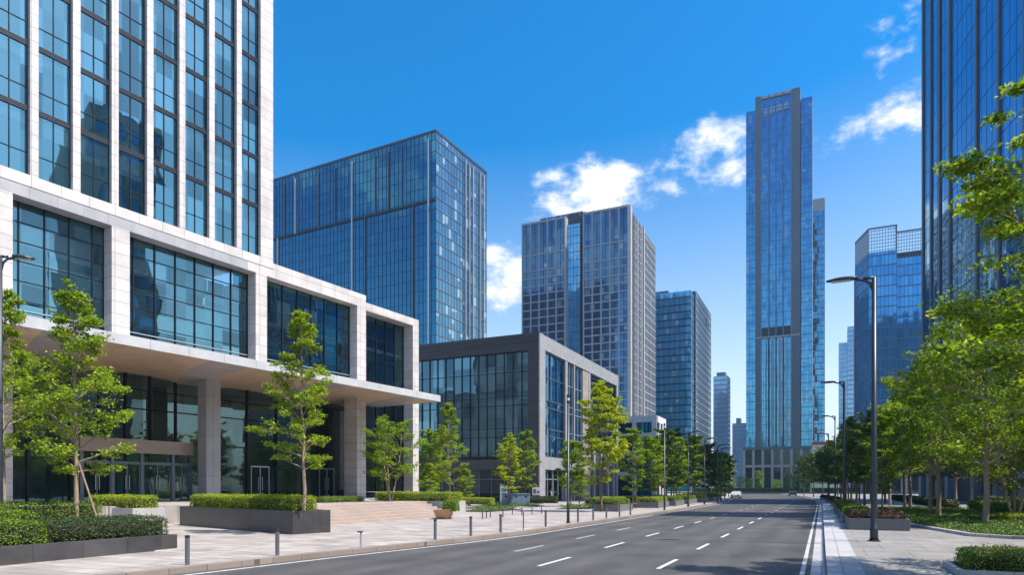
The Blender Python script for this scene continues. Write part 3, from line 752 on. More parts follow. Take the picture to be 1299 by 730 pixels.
# ------------------------------------------------------------------ grey grid tower
B = thing('grid_tower', 'grey precast tower with square window grid and recessed glass slot', 'building', (-68.5, 255, 0))
H = 113.5
F = 3.3
def gridface(p0, p1, z0, z1, nb, tall=3, pw=.55, proud=.34):
    """glass plus a stone lattice in front: tall openings at the top, one opening per storey below"""
    L = math.hypot(p1[0]-p0[0], p1[1]-p0[1]); d = ((p1[0]-p0[0])/L, (p1[1]-p0[1])/L); n = (d[1], -d[0])
    MB().quad((*p0,z0),(*p1,z0),(*p1,z1),(*p0,z1)).build('curtain_glass', M['g_grid'], B)
    m = MB()
    for i in range(nb+1):
        u = pw/2+(L-pw)*i/nb; m.obox(p0, d, n, u-pw/2, u+pw/2, -.3, proud, z0, z1)
    z = z1-.8; m.obox(p0, d, n, .01, L-.01, -.3, proud+.1, z, z1+.05)
    z -= F*4
    first = True
    while z > z0:
        m.obox(p0, d, n, .02, L-.02, -.25, proud-.08, z, z+.50)
        z -= F*2 if first else F
        first = False
    m.build('stone_lattice', M['grid_stone'], B)
    m = MB()
    for i in range(nb):
        u = pw/2+(L-pw)*(i+.5)/nb; m.obox(p0, d, n, u-.06, u+.06, 0.005, .18, z0, z1-1)
    m.build('mullion_grid', M['mull_dark'], B)
MB().box(-18.6, -.3, .3, 22, 0, H-.3).box(-45.7, -26.7, .3, 40, 0, H-.3).box(-26.6, -18.7, 3, 40, 0, H+1.8).build('body', M['core'], B)
gridface((-18.9,0), (0,0), 0, H, 5)
gridface((-46,0), (-26.4,0), 0, H, 5)
curtain(B, (-26.4,1.6), (-20.6,1.6), 0, H-3, M['g_band'], M['mull_mid'], 1.45, 3.3, .12, .12, .25, .1)
curtain(B, (-40,5), (-20.6,5), H-6, H+3.2, M['g_grid'], M['grid_stone'], 3.0, 4.6, .5, .3, .6, .3)
MB().quad((-20.6,6,0),(-18.9,6,0),(-18.9,6,H),(-20.6,6,H)).quad((-20.6,1.6,0),(-20.6,6,0),(-20.6,6,H),(-20.6,1.6,H)).build('slot_glass', M['g_dark'], B)
MB().quad((-26.4,.1,0),(-26.4,6,0),(-26.4,6,H),(-26.4,.1,H)).build('slot_wall', M['grid_stone'], B)
# street side: bright corner, groove, two finned bays
MB().box(-.3, .72, .0, 2.6, 0, H+.06).build('corner_pier', M['grid_stone'], B)
MB().quad((-.9,2.6,0),(-.9,6.2,0),(-.9,6.2,H-2),(-.9,2.6,H-2)).build('groove_glass', M['g_dark'], B)
curtain(B, (0,6.2), (0,21), 0, H-1.5, M['g_grid'], M['grid_stone'], 2.4, 3.3, .5, .4, .4, .3)
for y in (8.0, 11.8, 15.5, 19.2): MB().box(.0, .62, y-.25, y+.25, 0, H-1.6).build('fin', M['grid_stone'], B)
MB().box(-.5, .95, 21, 22.6, 0, H-1).build('fin', M['grid_stone'], B)
curtain(B, (.4,22.6), (.4,43), 0, H-2.5, M['g_grid'], M['grid_stone'], 2.5, 3.3, .5, .35, .45, .28)
MB().box(-20, .3, 22.2, 42.6, 0, H-2.9).build('body', M['core'], B)
for k in range(6): MB().tube([(-3-6*k, 2, H), (-3-6*k, 2, H+1.6)], .12, 6).build('roof_mast', M['mull_mid'], B)

# ------------------------------------------------------------------ banded blue building
B = thing('banded_building', 'mid height blue glass building with dark floor bands right of the grid tower', 'building', (-59, 336.8, 0))
H = 101
MB().box(-40, -.3, .3, 60, 0, H-.3).build('body', M['core'], B)
curtain(B, (-40,0), (0,0), 0, H, M['g_band'], M['mull_dark'], 2.6, 3.6, .16, .15, .5, .2, zoff=.4)
curtain(B, (0,0), (0,9), 0, H, M['g_band'], M['mull_mid'], 2.2, 3.6, .14, .12, .5, .2, zoff=.4)
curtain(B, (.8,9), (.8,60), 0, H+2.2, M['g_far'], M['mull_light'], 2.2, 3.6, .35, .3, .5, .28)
MB().box(-10, .5, 9.3, 59.8, 0, H+2).build('side_body', M['core'], B)
MB().box(-30, -12, 4, 16, H, H+2.4).build('plant_room', M['mull_mid'], B)
MB().box(.9, 1.3, 42, 52, H-7, H-4.5).build('roof_sign', M['mull_dark'], B)
for x in (-7,-16,-25,-34): MB().tube([(x,1,H),(x,1,H+1.5)], .1, 6).build('roof_mast', M['mull_mid'], B)

# ------------------------------------------------------------------ tallest tower
B = thing('tall_tower', 'tallest slim blue glass tower with stone pilasters closing the view down the street', 'building', (0, 0, 0))
TY = 355.0
def xat(px, y):                       # street-frame x of the line of sight through photo column px at street distance y
    r = (px-649.5)/840
    # camera X = r*Y ; solve for x with y fixed
    return y*(r*CY - SY)/(CY + r*SY)
x0, x1, x2, x3, x4, x5, x6 = [xat(p, TY) for p in (946, 958, 964.5, 1004.5, 1015, 1016, 1030)]
Z = lambda y, px, yy: 2.1+(620-y)/840*(-px*0 + yy)
dep = lambda x, y: y*CY - x*SY
ztop = lambda py, x, y: 2.1+(620-py)/840*dep(x, y)
hc = ztop(110, x4, TY); hl = ztop(140, x0, TY); hr = ztop(119, x6, TY)
MB().box(x0+.3, x6-.3, TY+2.5, TY+34, 0, hl-1).box(x1+.3, x4-.3, TY+1.5, TY+26, 0, hc-9).box(x4, x6-.3, TY+2.5, TY+34, 0, hr-.5).build('body', M['core'], B)
curtain(B, (x0,TY+2), (x1,TY+2), 22, hl, M['g_tower'], M['mull_blue'], 1.5, 4, .10, .08, .3, .08)
curtain(B, (x5,TY+2), (x6,TY+2), 22, hr, M['g_tower'], M['mull_blue'], 1.5, 4, .10, .08, .3, .08)
curtain(B, (x6,TY+2), (x6,TY+14), 22, hr, M['g_far'], M['mull_light'], 1.8, 4, .9, .25, .5, .2)
curtain(B, (x2,TY+1), (x3,TY+1), 22, hc-.5, M['g_tower'], M['mull_blue'], 1.45, 4, .10, .08, .22, .06)
for a, b_ in ((x1, x2), (x3, x4)):
    MB().box(a, b_, TY, TY+9, 20, hc).build('pilaster', M['pilaster'], B)
for f in (.0, .27, .5, .73, 1.0):
    x = x2+(x3-x2)*f; w = .55
    MB().box(x-w/2+(.3 if f == 0 else -.3 if f == 1 else 0), x+w/2+(.3 if f == 0 else -.3 if f == 1 else 0), TY-.1, TY+.9, 22, hc-.3).build('fin', M['mull_mid'] if f in (0, 1) else M['mull_blue'], B)
MB().box(x2+.02, x3-.02, TY+.2, TY+1.3, hc-1.6, hc-.2).build('crown_beam', M['grid_stone'], B)
m = MB()
for i in range(20):
    x = x2+(x3-x2)*(.12+.8*i/20); m.box(x, x+.25, TY+.3, TY+.6, hc-10.5+.09*i, hc-7.2+.09*i)
m.box(x2+1.5, x3-1.5, TY+.32, TY+.55, hc-8.8, hc-8.4).box(x2+1.5, x3-1.5, TY+.31, TY+.56, hc-7.0, hc-6.6)
m.build('crown_louvre', M['mull_light'], B)
zm = ztop(417, x3, TY)
MB().box(x2+.3, x3-.3, TY+.15, TY+.98, zm-2.8, zm+1.6).build('plant_band', M['mull_dark'], B)
MB().box(x1, x4, TY-.12, TY, zm-3.6, zm-2.9).build('plant_ledge', M['grid_stone'], B)
for p in (975, 984.5, 994):                              # lower fins are paler and closer
    x = xat(p, TY)
    for q in (-1.4, 0, 1.4): MB().box(x+q-.25, x+q+.25, TY-.1, TY+.85, 22, zm-3.6).build('fin', M['grid_stone'], B)
# colonnaded base
bz = ztop(568.5, x0, TY)
MB().box(x0-1, x6+1, TY-3, TY+4, bz-1.4, bz).build('base_cornice', M['pilaster'], B)
MB().box(x0-.9, x6+.9, TY-2.9, TY+4, (bz)*.55, bz*.55+1.2).build('base_beam', M['grid_stone'], B)
for i in range(8):
    x = x0-.6+(x6-x0+.2)*i/7
    MB().box(x-.5, x+.7, TY-2.8, TY-1.6, .1, bz-1.4).build('column', M['grid_stone'], B)
MB().quad((x0,TY-1,.1),(x6,TY-1,.1),(x6,TY-1,bz-1.4),(x0,TY-1,bz-1.4)).build('base_glass', M['g_dark'], B)

# tower behind it
def plain(name, label, pxl, pxr, pyt, Y, side, gm, vb=1.8, fl=3.8, cap=None, mm='mull_mid', hw=.5, mul=1.0):
    """a far tower: front face between two photo columns at forward distance Y, side face running back"""
    ra, rb = (pxl-649.5)/840, (pxr-649.5)/840
    xb, yb = cam2w(rb*Y, Y)
    xa = xat(pxl, yb); H = 2.1+(620-pyt)/840*Y
    o = thing(name, label, 'building', (xb, yb, 0))
    w = xb-xa
    MB().box(-w+.3, -.3, .3, side-.3, 0, H-.3).build('body', M['core'], o)
    curtain(o, (-w,0), (0,0), 0, H, gm, M[mm], vb, fl, .16*mul, .14, hw, .12)
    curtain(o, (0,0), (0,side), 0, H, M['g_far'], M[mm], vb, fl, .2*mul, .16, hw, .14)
    return o, w, H
o, w, H = plain('slim_tower', 'slim blue tower half hidden just right of the tallest tower', 1030, 1046, 254, 410, 14, M['g_tower'])
MB().box(-w, 0, -.2, 1, H-6, H+1.5).build('crown', M['grid_stone'], o)
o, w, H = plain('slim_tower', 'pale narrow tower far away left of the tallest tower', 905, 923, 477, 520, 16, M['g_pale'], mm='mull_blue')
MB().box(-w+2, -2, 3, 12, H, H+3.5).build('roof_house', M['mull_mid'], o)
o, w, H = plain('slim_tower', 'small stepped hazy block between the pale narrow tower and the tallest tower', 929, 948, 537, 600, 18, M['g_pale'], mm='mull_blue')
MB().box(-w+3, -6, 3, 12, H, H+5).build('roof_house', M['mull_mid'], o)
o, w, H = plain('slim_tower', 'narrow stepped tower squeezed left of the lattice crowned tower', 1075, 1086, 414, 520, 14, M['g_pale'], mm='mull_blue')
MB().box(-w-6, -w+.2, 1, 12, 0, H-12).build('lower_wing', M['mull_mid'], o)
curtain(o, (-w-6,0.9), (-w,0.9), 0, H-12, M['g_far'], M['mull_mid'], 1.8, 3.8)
# low pavilion with red roof far right of the tall tower
xb, yb = cam2w((1058-649.5)/840*300, 300)
o = thing('low_building', 'low pale building with red roof sign glimpsed above the far right trees', 'building', (xb, yb, 0))
MB().box(-9, 0, 0, 12, 0, 22).build('wall', M['white_stone'], o)
MB().box(-9.2, .2, -.2, 12.2, 22, 23.2).build('roof', simple('red roof', (.42,.06,.07), .6), o)
for z in (6,11,16): MB().box(-8, -1, -.06, .1, z, z+2.2).build('window', M['g_dark'], o)

# ------------------------------------------------------------------ lattice crowned tower on the right
Y = 230.0
P = [cam2w((p-649.5)/840*y, y) for p, y in ((1085, 244), (1102, 231))]
xa, ya = P[1]
xc = xat(1137.6, ya); yd = ya+3.2; xe = xat(1186, yd)
B = thing('lattice_tower', 'blue glass tower with open lattice crown beyond the right street trees', 'building', (0,0,0))
H = 2.1+(620-320)/840*Y; HT = 2.1+(620-289)/840*Y
pl = [P[0], (xa,ya), (xc,ya), (xc,yd), (xe,yd)]
MB().prism([(P[0][0]+.3,P[0][1]+.2),(xa+.2,ya+.3),(xc-.2,ya+.3),(xc-.1,yd+.3),(xe,yd+.3),(xe,yd+30),(P[0][0]+.4,yd+30)], 0, H-.2).build('body', M['core'], B)
for i, (a, b_) in enumerate(zip(pl, pl[1:])):
    h0 = H - (6 if i == 0 else 0)*0 - (2.2 if i >= 3 else 0)
    L, d, n = curtain(B, a, b_, 0, h0, M['g_lattice'] if i != 2 else M['g_far'], M['mull_blue'], 1.25, 3.6, .14, .12, .4, .1)
    top = HT - (1.4 if i >= 3 else 0)
    m = MB()
    nb = max(2, round(L/.85))
    for k in range(nb+1):
        u = L*k/nb; m.obox(a, d, n, max(0,u-.06), min(L,u+.06), -.1, .1, h0, top)
    z = h0+.4
    while z < top-.5:
        m.obox(a, d, n, .01, L-.01, -.1, .1, z, z+.13); z += 1.15
    m.obox(a, d, n, 0.02, L-.02, -.2, .2, top-.4, top+.1)
    m.build('crown_lattice', M['mull_mid'], B)

for i, (a, b_) in enumerate(zip(pl, pl[1:])):
    L = math.hypot(b_[0]-a[0], b_[1]-a[1]); dd = ((b_[0]-a[0])/L, (b_[1]-a[1])/L); n2 = (dd[1], -dd[0])
    MB().obox(a, dd, n2, .01, L-.01, .14, 1.2, .1, 11).build('base_glazing', M['g_dark'], B)
    MB().obox(a, dd, n2, .03, L-.03, .15, 2.2, 11.01, 12.4).build('base_cornice', M['metal_grey'], B)
    for k in range(max(1, int(L/4))):
        u = L*(k+.5)/max(1, int(L/4)); MB().obox(a, dd, n2, u-.45, u+.45, 1.21, 2.0, .1, 11).build('column', M['mid_stone'], B)

# ------------------------------------------------------------------ near glass tower on the right edge
B = thing('glass_tower', 'deep blue glass tower with dark vertical fins filling the right edge', 'building', (0,0,0))
def kp(k): return cam2w(61.8+.264*k, 80+.9645*k)
H = 90
A, Bq = kp(-5), kp(36.2)
# outside faces the street: run from the far end to the near end
d = Vector((Bq[0]-A[0], Bq[1]-A[1])).normalized(); n = Vector((-d.y, d.x))
back = lambda p, w: (p[0]-n.x*w, p[1]-n.y*w)
MB().prism([back(A,.4), back(A,34), back(Bq,34), back(Bq,.4)], 0, H-.3).build('body', M['core'], B)
L = math.hypot(Bq[0]-A[0], Bq[1]-A[1])
curtain(B, Bq, A, 8, H, M['g_right'], M['mull_dark'], 1.75, 4.0, .05, .02, .10, .02)
curtain(B, A, back(A,34), 8, H, M['g_right'], M['mull_dark'], 1.75, 4.0)
curtain(B, back(Bq,34), Bq, 0, H, M['g_right'], M['mull_dark'], 1.75, 4.0)
fk = [36, 32, 28, 23.6, 13.5, 6.5, -.5]
for k in fk:
    p = kp(k); o2 = (p[0], p[1])
    MB().obox(o2, (d.x,d.y), (n.x,n.y), -.30, .30, -.2, .22, 7.5, H+.5).build('fin', M['metal_fin'] if 'metal_fin' in M else M['metal_grey'], B)
    MB().obox(o2, (d.x,d.y), (n.x,n.y), -.6, .6, -1.2, .6, 0.1, 7.5).build('column', M['mid_stone'], B)
a2, b2 = back(Bq, 2.2), back(A, 2.2)
curtain(B, a2, b2, 0.1, 7.9, M['g_dark'], M['mull_dark'], 1.75, 3.8)
MB().obox(A, (d.x,d.y), (n.x,n.y), 0, L, -3, .35, 7.5, 8.3).build('base_beam', M['metal_grey'], B)

# added unseen block past the right edge, reflected to darken the office glass
MB().box(36, 60, -45, 52, .1, 30).build('unseen_reflection_block', M['core'], B)
curtain(B, (36,52), (36,-45), .1, 30, M['g_far'], M['mull_light'], 3.0, 4.0, .3, .3, .6, .25)

MB().box(31, 47, 53.5, 63.5, .1, 66).build('unseen_shadow_block', M['stone'], B)  # added unseen block, there to cast shadow bands across the road
curtain(B, (30.97,63.5), (30.97,53.5), .1, 66, M['g_pale'], M['stone'], 2.5, 4.0, .8, .2, 1.4, .25)
# ------------------------------------------------------------------ trees
def leaves_mesh(name, P, Nrm, size, mat, rng, aspect=.55, extra=None):
    """one small folded leaf per point"""
    n = len(P)
    Nrm = Nrm/np.linalg.norm(Nrm, axis=1, keepdims=True)
    t = rng.normal(size=(n,3)); t -= Nrm*np.sum(t*Nrm, axis=1, keepdims=True); t /= np.linalg.norm(t, axis=1, keepdims=True)
    b = np.cross(Nrm, t)
    s = size*rng.uniform(.65, 1.3, size=(n,1))
    v = np.empty((n,4,3))
    v[:,0] = P - t*s*.5
    v[:,1] = P + b*s*aspect*.5 + Nrm*s*.10
    v[:,2] = P + t*s*.5 - Nrm*s*.08
    v[:,3] = P - b*s*aspect*.5 + Nrm*s*.10
    verts = v.reshape(-1,3)
    base = np.arange(n)*4
    faces = np.stack([np.stack([base,base+1,base+2],1), np.stack([base,base+2,base+3],1)],1).reshape(-1,3)
    mats = mat if isinstance(mat, (list, tuple)) else [mat]
    me = bpy.data.meshes.new(name)
    nv0 = len(verts)
    if extra:                                  # (verts, faces) in the second material
        ev, ef = extra
        me.vertices.add(nv0+len(ev)); me.vertices.foreach_set('co', np.concatenate([verts, np.array(ev)]).astype(np.float32).ravel())
        tri = faces.ravel(); eq = np.array(ef)+nv0
        me.loops.add(len(tri)+eq.size); me.loops.foreach_set('vertex_index', np.concatenate([tri, eq.ravel()]).astype(np.int32))
        npoly = len(faces)+len(eq); me.polygons.add(npoly)
        me.polygons.foreach_set('loop_start', np.concatenate([np.arange(len(faces))*3, len(tri)+np.arange(len(eq))*4]).astype(np.int32))
        me.polygons.foreach_set('material_index', np.concatenate([np.zeros(len(faces)), np.ones(len(eq))]).astype(np.int32))
    else:
        me.vertices.add(nv0); me.vertices.foreach_set('co', verts.astype(np.float32).ravel())
        me.loops.add(faces.size); me.loops.foreach_set('vertex_index', faces.astype(np.int32).ravel())
        me.polygons.add(len(faces)); me.polygons.foreach_set('loop_start', (np.arange(len(faces))*3).astype(np.int32))
    for k in mats: me.materials.append(k)
    me.update(calc_edges=True); me.validate()
    return me

def make_tree(H, clear, R, seed, leaf, bark, nleaf=6000, size=.14, prof='cone', r0=.085, nprim=34, stems=1, rise=.45, flat=.45, kind='street_tree', sparse=1.0, lean=.0):
    rng = random.Random(seed); nr = np.random.default_rng(seed)
    mb = MB(); twigs = []
    for st in range(stems):
        az = 2*pi*st/stems + rng.random()
        pts = []; rad = []
        x = y = 0.0
        sx = sy = 0.0
        if stems > 1: sx, sy = .16*cos(az)*1.3, .16*sin(az)*1.3
        N = 14
        for i in range(N+1):
            t = i/N; z = -0.3 + t*(H*.985+.3)
            if i: x += rng.gauss(0, .022)*H/10*(1+t*1.5) + sx*H/N*(1 if t < .6 else .3) + lean*H/N; y += rng.gauss(0, .022)*H/10*(1+t*1.5) + sy*H/N*(1 if t < .6 else .3)
            pts.append(Vector((x, y, z))); rad.append((r0*(1-t)**.85+.008)*(1.25 if i == 0 else 1)/(stems**.4))
        mb.tube(pts, rad, 8)
        def at(t):
            f = max(0, min(N-1e-6, t*N)); i = int(f); return pts[i].lerp(pts[i+1], f-i)
        np_ = nprim//stems
        for k in range(np_):
            t = clear/H + (1-clear/H)*(k+rng.random()*.7)/np_*.97
            q = (t-clear/H)/(1-clear/H)
            if prof == 'cone': L = R*(min(1, .55+q*2.2) if q < .22 else 1-((q-.22)/.78)**1.25*.86)
            elif prof == 'oval': L = R*max(.25, (1-(2*q-.85)**2*.62))
            else: L = R*max(.22, sqrt(max(0, 1-(q*1.05-.28)**2/.68)))
            L *= rng.uniform(.62, 1.12)
            a = k*2.39996 + rng.gauss(0, .35) + st*1.3
            el = rise + q*.55 + rng.gauss(0, .13)
            p = at(t); d = Vector((cos(a)*cos(el), sin(a)*cos(el), sin(el)))
            bp = [p]; br = [max(.012, r0*(1-t)*.55)]
            nseg = 6
            for s in range(nseg):
                d = (d + Vector((rng.gauss(0,.10), rng.gauss(0,.10), rng.gauss(-.02,.09)))).normalized()
                p = p + d*L/nseg; bp.append(p); br.append(br[0]*(1-(s+1)/nseg)+.005)
            mb.tube(bp, br, 5, cap=False)
            # side twigs
            nt_ = max(3, int(L*2.6))
            for j in range(nt_):
                f = .28+.72*(j+rng.random())/nt_
                i = min(nseg-1, int(f*nseg)); p2 = bp[i].lerp(bp[i+1], f*nseg-i)
                a2 = a + rng.choice([-1,1])*rng.uniform(.4,1.2); e2 = rng.gauss(.22, .25)
                l2 = (1-f*.55)*L*rng.uniform(.22,.42)+.15
                d2 = Vector((cos(a2)*cos(e2), sin(a2)*cos(e2), sin(e2)))
                mid = p2+d2*l2*.5+Vector((0,0,.03)); end = p2+d2*l2+Vector((0,0,rng.gauss(0,.06)))
                mb.tube([p2, mid, end], [.010,.007,.004], 3, cap=False)
                w = rng.uniform(.35,1)
                twigs.append((p2.lerp(end,.35), l2*.45, w*.5)); twigs.append((mid.lerp(end,.35), l2*.35, w)); twigs.append((end, l2*.35, w))
            twigs.append((bp[-1], .18, 1.0))
        twigs.append((pts[-1], .2, 1)); twigs.append((pts[-2], .25, .8))
    wts = np.array([w for _,_,w in twigs]); C = np.array([tuple(p) for p,_,_ in twigs]); sp = np.array([s for _,s,_ in twigs])
    # uneven crown: some twigs are bare, some bushy
    keep = nr.random(len(wts)) < sparse
    wts = wts*keep
    cnt = nr.multinomial(nleaf, wts/wts.sum())
    idx = np.repeat(np.arange(len(cnt)), cnt)
    off = np.clip(nr.normal(size=(nleaf,3)), -1.8, 1.8)*np.array([1,1,flat])
    P = C[idx] + off*(sp[idx,None]*.55+.05)
    Nr = nr.normal(size=(nleaf,3))*.55 + np.array([0,0,.85])
    root = thing(kind, 'x', 'tree')
    tr = mb.build('trunk', bark, root, smooth=True)
    me = leaves_mesh('crown', P, Nr, size, leaf, nr)
    cr = bpy.data.objects.new('crown', me); COL.objects.link(cr); cr.parent = root
    KIDS[root.name] = [tr, cr]
    root['_h'] = H
    return root
PROTO = {}
USED = set()
def tree(key, x, y, z, label, group=None, rot=None, s=1.0, sz=None):
    r = PROTO[key]
    rot = RND.uniform(0, 6.28) if rot is None else rot
    sc = (s, s, sz or s)
    if key not in USED:
        USED.add(key); r.location = (x,y,z); r.rotation_euler = (0,0,rot); r.scale = sc
        r['label'] = label
        if group: r['group'] = group
        return r
    return dup(r, (x,y,z), rot, sc, label, group)
PROTO['young_a'] = make_tree(8.8, 2.2, 2.35, 11, M['leaf_young'], M['bark_pale'], 13000, .125, 'cone', .085, 40, kind='young_tree', sparse=.8)
PROTO['young_b'] = make_tree(8.4, 1.9, 2.3, 23, M['leaf_young'], M['bark_pale'], 13000, .122, 'cone', .08, 42, kind='young_tree', sparse=.8)
PROTO['young_c'] = make_tree(9.4, 2.2, 2.0, 37, M['leaf_young'], M['bark_pale'], 12500, .128, 'cone', .085, 44, kind='young_tree', sparse=.8)
PROTO['yellow'] = make_tree(10.4, 2.3, 2.7, 41, M['leaf_yellow'], M['bark'], 11000, .22, 'oval', .11, 46, kind='young_tree', sparse=.85)
PROTO['slim'] = make_tree(8.8, 2.0, 1.7, 53, M['leaf_street'], M['bark'], 6000, .2, 'oval', .07, 40, kind='slim_tree', sparse=.8)
PROTO['bushy'] = make_tree(5.3, 1.7, 2.0, 61, M['leaf_street'], M['bark_pale'], 8000, .14, 'round', .10, 36, 3, .5, kind='small_tree')
PROTO['cone'] = make_tree(3.8, .5, 1.3, 67, M['leaf_young'], M['bark'], 3500, .15, 'cone', .05, 30, kind='conical_tree')
PROTO['dense_a'] = make_tree(9.2, 2.2, 2.6, 71, M['leaf_deep'], M['bark'], 9500, .24, 'oval', .11, 44, kind='street_tree')
PROTO['dense_b'] = make_tree(8.6, 2.1, 2.5, 73, M['leaf_street'], M['bark'], 9000, .24, 'oval', .11, 44, kind='street_tree')
PROTO['wide_a'] = make_tree(10.6, 3.2, 4.0, 81, M['leaf_street'], M['bark_pale'], 14500, .19, 'round', .15, 46, kind='street_tree', rise=.5, sparse=.72)
PROTO['wide_b'] = make_tree(10.0, 3.0, 3.8, 83, M['leaf_street'], M['bark_pale'], 13500, .19, 'round', .14, 46, kind='street_tree', rise=.5, sparse=.72)
PROTO['wide_c'] = make_tree(9.2, 2.8, 3.5, 87, M['leaf_deep'], M['bark'], 10500, .23, 'round', .14, 40, kind='street_tree', rise=.5, sparse=.75)
PROTO['near'] = make_tree(10.5, 3.6, 4.3, 97, M['leaf_street'], M['bark_pale'], 27000, .15, 'round', .15, 40, kind='street_tree', rise=.32, flat=.35, sparse=.52)

def wp(px, Y): return cam2w((px-649.5)/840*Y, Y)
def gp(px, py, z=.15):
    Y = (EYE-z)*840/(py-620); return wp(px, Y)

# left side, near
x, y = wp(6, 27);  tree('young_b', x, y, 1.1, 'young tree cut off by the left edge, in front of the stone pier', sz=1.08, s=.88)
x, y = wp(97, 24); tree('young_a', x, y, .5, 'airy young tree propped by stakes inside the hedge bed at lower left', s=1.0)
T2 = (x, y)
x, y = wp(385, 28.4); tree('young_c', x, y, 1.0, 'airy young tree at the corner of the dark granite planter before the canopy', s=.93, rot=1.0)
x, y = wp(495, 47); tree('bushy', x, y, 1.13, 'small round multi stemmed tree on the terrace by the last stone pier', s=.98)
# plaza between the two buildings
x, y = wp(549, 76); tree('dense_b', x, y, .1, 'leafy tree just right of the office end pier, behind the conical bush tree', s=1.0)
x, y = wp(545, 62); tree('cone', x, y, .6, 'low conical tree beside the end pier of the stone office', s=1.0)
x, y = wp(570, 66); tree('young_c', x, y, .1, 'tall pointed young tree standing behind the wooden planter tub', s=1.12, rot=2.2)
x, y = wp(590, 70); tree('cone', x, y, .6, 'low conical tree right of the tall pointed tree in the plaza', s=.95)
x, y = wp(646, 72); tree('yellow', x, y, .1, 'thin yellowish tree growing behind the pale blue block', s=.72, sz=.74)
x, y = wp(668, 76); tree('slim', x, y, .1, 'slim dark stemmed tree at the corner pier of the dark stone building', s=.98)
x, y = wp(735, 74); tree('cone', x, y, .7, 'small yellow green tree by the doors of the dark stone building', s=1.0)
x, y = wp(763, 55); tree('yellow', x, y, .3, 'brightest tall yellow green tree on the left pavement near the wooden bench', s=1.0)
row = [(-15.8,60,'slim',.86,'slim greyish tree right of the brightest yellow tree'),
       (-15.6,67,'dense_b',.84,'bushy mid green tree before the small white block'),
       (-15.8,75,'dense_a',.92,'dark tree standing behind the second kerb lamp on the left'),
       (-16.0,83,'slim',.95,'thin dark tree between the denser trees of the left row'),
       (-15.8,92,'dense_b',1.05,'yellow edged green tree left of the far lamps on the left kerb'),
       (-20.0,98,'dense_a',1.15,'dark tree set back from the left row near the banded blue tower'),
       (-15.9,106,'dense_a',.95,'dark green tree beside the far lamp pair on the left'),
       (-16.4,120,'dense_b',.95,'light green tree near the far end of the left row'),
       (-17.0,134,'dense_a',.95,'second last small tree of the left row by the parked cars'),
       (-18.2,150,'dense_b',.95,'last small tree of the left row where the street bends')]
for x, y, k, s, lb in row: tree(k, x, y, .1, lb, 'street trees along the left pavement', s=s)
# beds and deeper trees on the left behind the row
for i, (x, y, k, s, lb) in enumerate([(-24,66,'dense_b',.8,'green tree close to the street doors of the dark building'),(-25,125,'dense_a',1.1,'dark tree in front of the white block side wall'),(-22,112,'dense_a',1.05,'dark tree behind the left row, level with its seventh tree'),
        (-24,140,'dense_a',1.2,'dark tree right of the white block, behind the left row'),(-22,165,'dense_b',1.1,'far tree behind the left row near its end'),(-27,185,'dense_a',1.2,'farthest dark tree on the left, before the street bends')]):
    tree(k, x, y, .1, lb, 'trees behind the left street row', s=s)
# right side
tree('near', 5.1, 17.6, .1, 'nearest tree at the right edge, its leafy branches reaching in from outside', rot=.6, s=.95)
ordn = ['first','second','third','fourth','fifth','sixth','seventh','eighth','ninth','tenth','eleventh','twelfth']
ra = [(7.4,40,'wide_a',.98),(6.6,48.5,'wide_b',.98),(7.2,57,'wide_a',.98),(6.8,65,'wide_b',1.0),(7.3,74,'wide_c',1.08),(6.9,84,'wide_a',.95),(7.2,95,'wide_c',1.05),(6.4,108,'wide_b',.95),(5.6,122,'wide_c',1.0),(4.6,138,'wide_c',1.0),(3.2,156,'wide_c',.95),(1.6,175,'wide_c',1.0)]
for i, (x, y, k, s) in enumerate(ra):
    tree(k, x, y, .1, f'{ordn[i]} tree back in the row growing from the ground cover bed behind the nearest lamp', 'street trees in the right hand row', s=s)
rk_ = [(3.3,46,'slim',.72),(3.2,61,'wide_c',.78),(3.0,70,'wide_c',.80),(2.9,80,'wide_c',.82),(2.7,90,'wide_c',.84),(2.4,101,'wide_c',.86),(1.9,113,'wide_c',.88),(1.2,127,'wide_c',.9),(.2,143,'wide_c',.95),(-1.6,162,'wide_c',.95),(-4,186,'wide_c',1.0)]
for i, (x, y, k, s) in enumerate(rk_):
    tree(k, x, y, .3, f'{ordn[i]} tree back in the row along the right kerb planters', 'trees along the right kerb planters', s=s)
rb = [(13.5,47,'wide_c',1.0),(14.2,55,'wide_b',.95),(13.2,62,'wide_a',.95),(14.4,70,'wide_b',1.0),(13.5,79,'wide_c',1.05),(14,90,'wide_a',1.0),(13.5,103,'wide_c',1.1)]
for i, (x, y, k, s) in enumerate(rb):
    tree(k, x, y, .1, f'{ordn[i]} tree back in the rear row before the right glass tower colonnade', 'rear row trees by the right glass tower', s=s)
tree('bushy', 9.6, 44.5, .1, 'leaning many stemmed small tree behind the first bed tree on the right', s=1.15)
# small trees on the lawn at the end of the street
for i, (px, y, s, lb) in enumerate([(952,292,.85,'small lawn tree nearest the left side of the tall tower base'),(962,300,.95,'pale small lawn tree second from left before the tall tower'),(985,305,.8,'little lawn tree below the middle of the tall tower'),(1004,290,1.1,'broad low lawn tree before the right half of the tall tower'),(1018,285,1.0,'lawn tree touching the right kerb row at the street end'),(940,280,1.0,'lawn tree left of the tall tower, at the street end')]):
    tree('bushy' if i != 1 else 'dense_b', xat(px, y), y, .5, lb, 'small trees on the lawn before the tall tower', s=s*1.1)
for k in PROTO:
    if k not in USED: raise RuntimeError('unused ' + k)

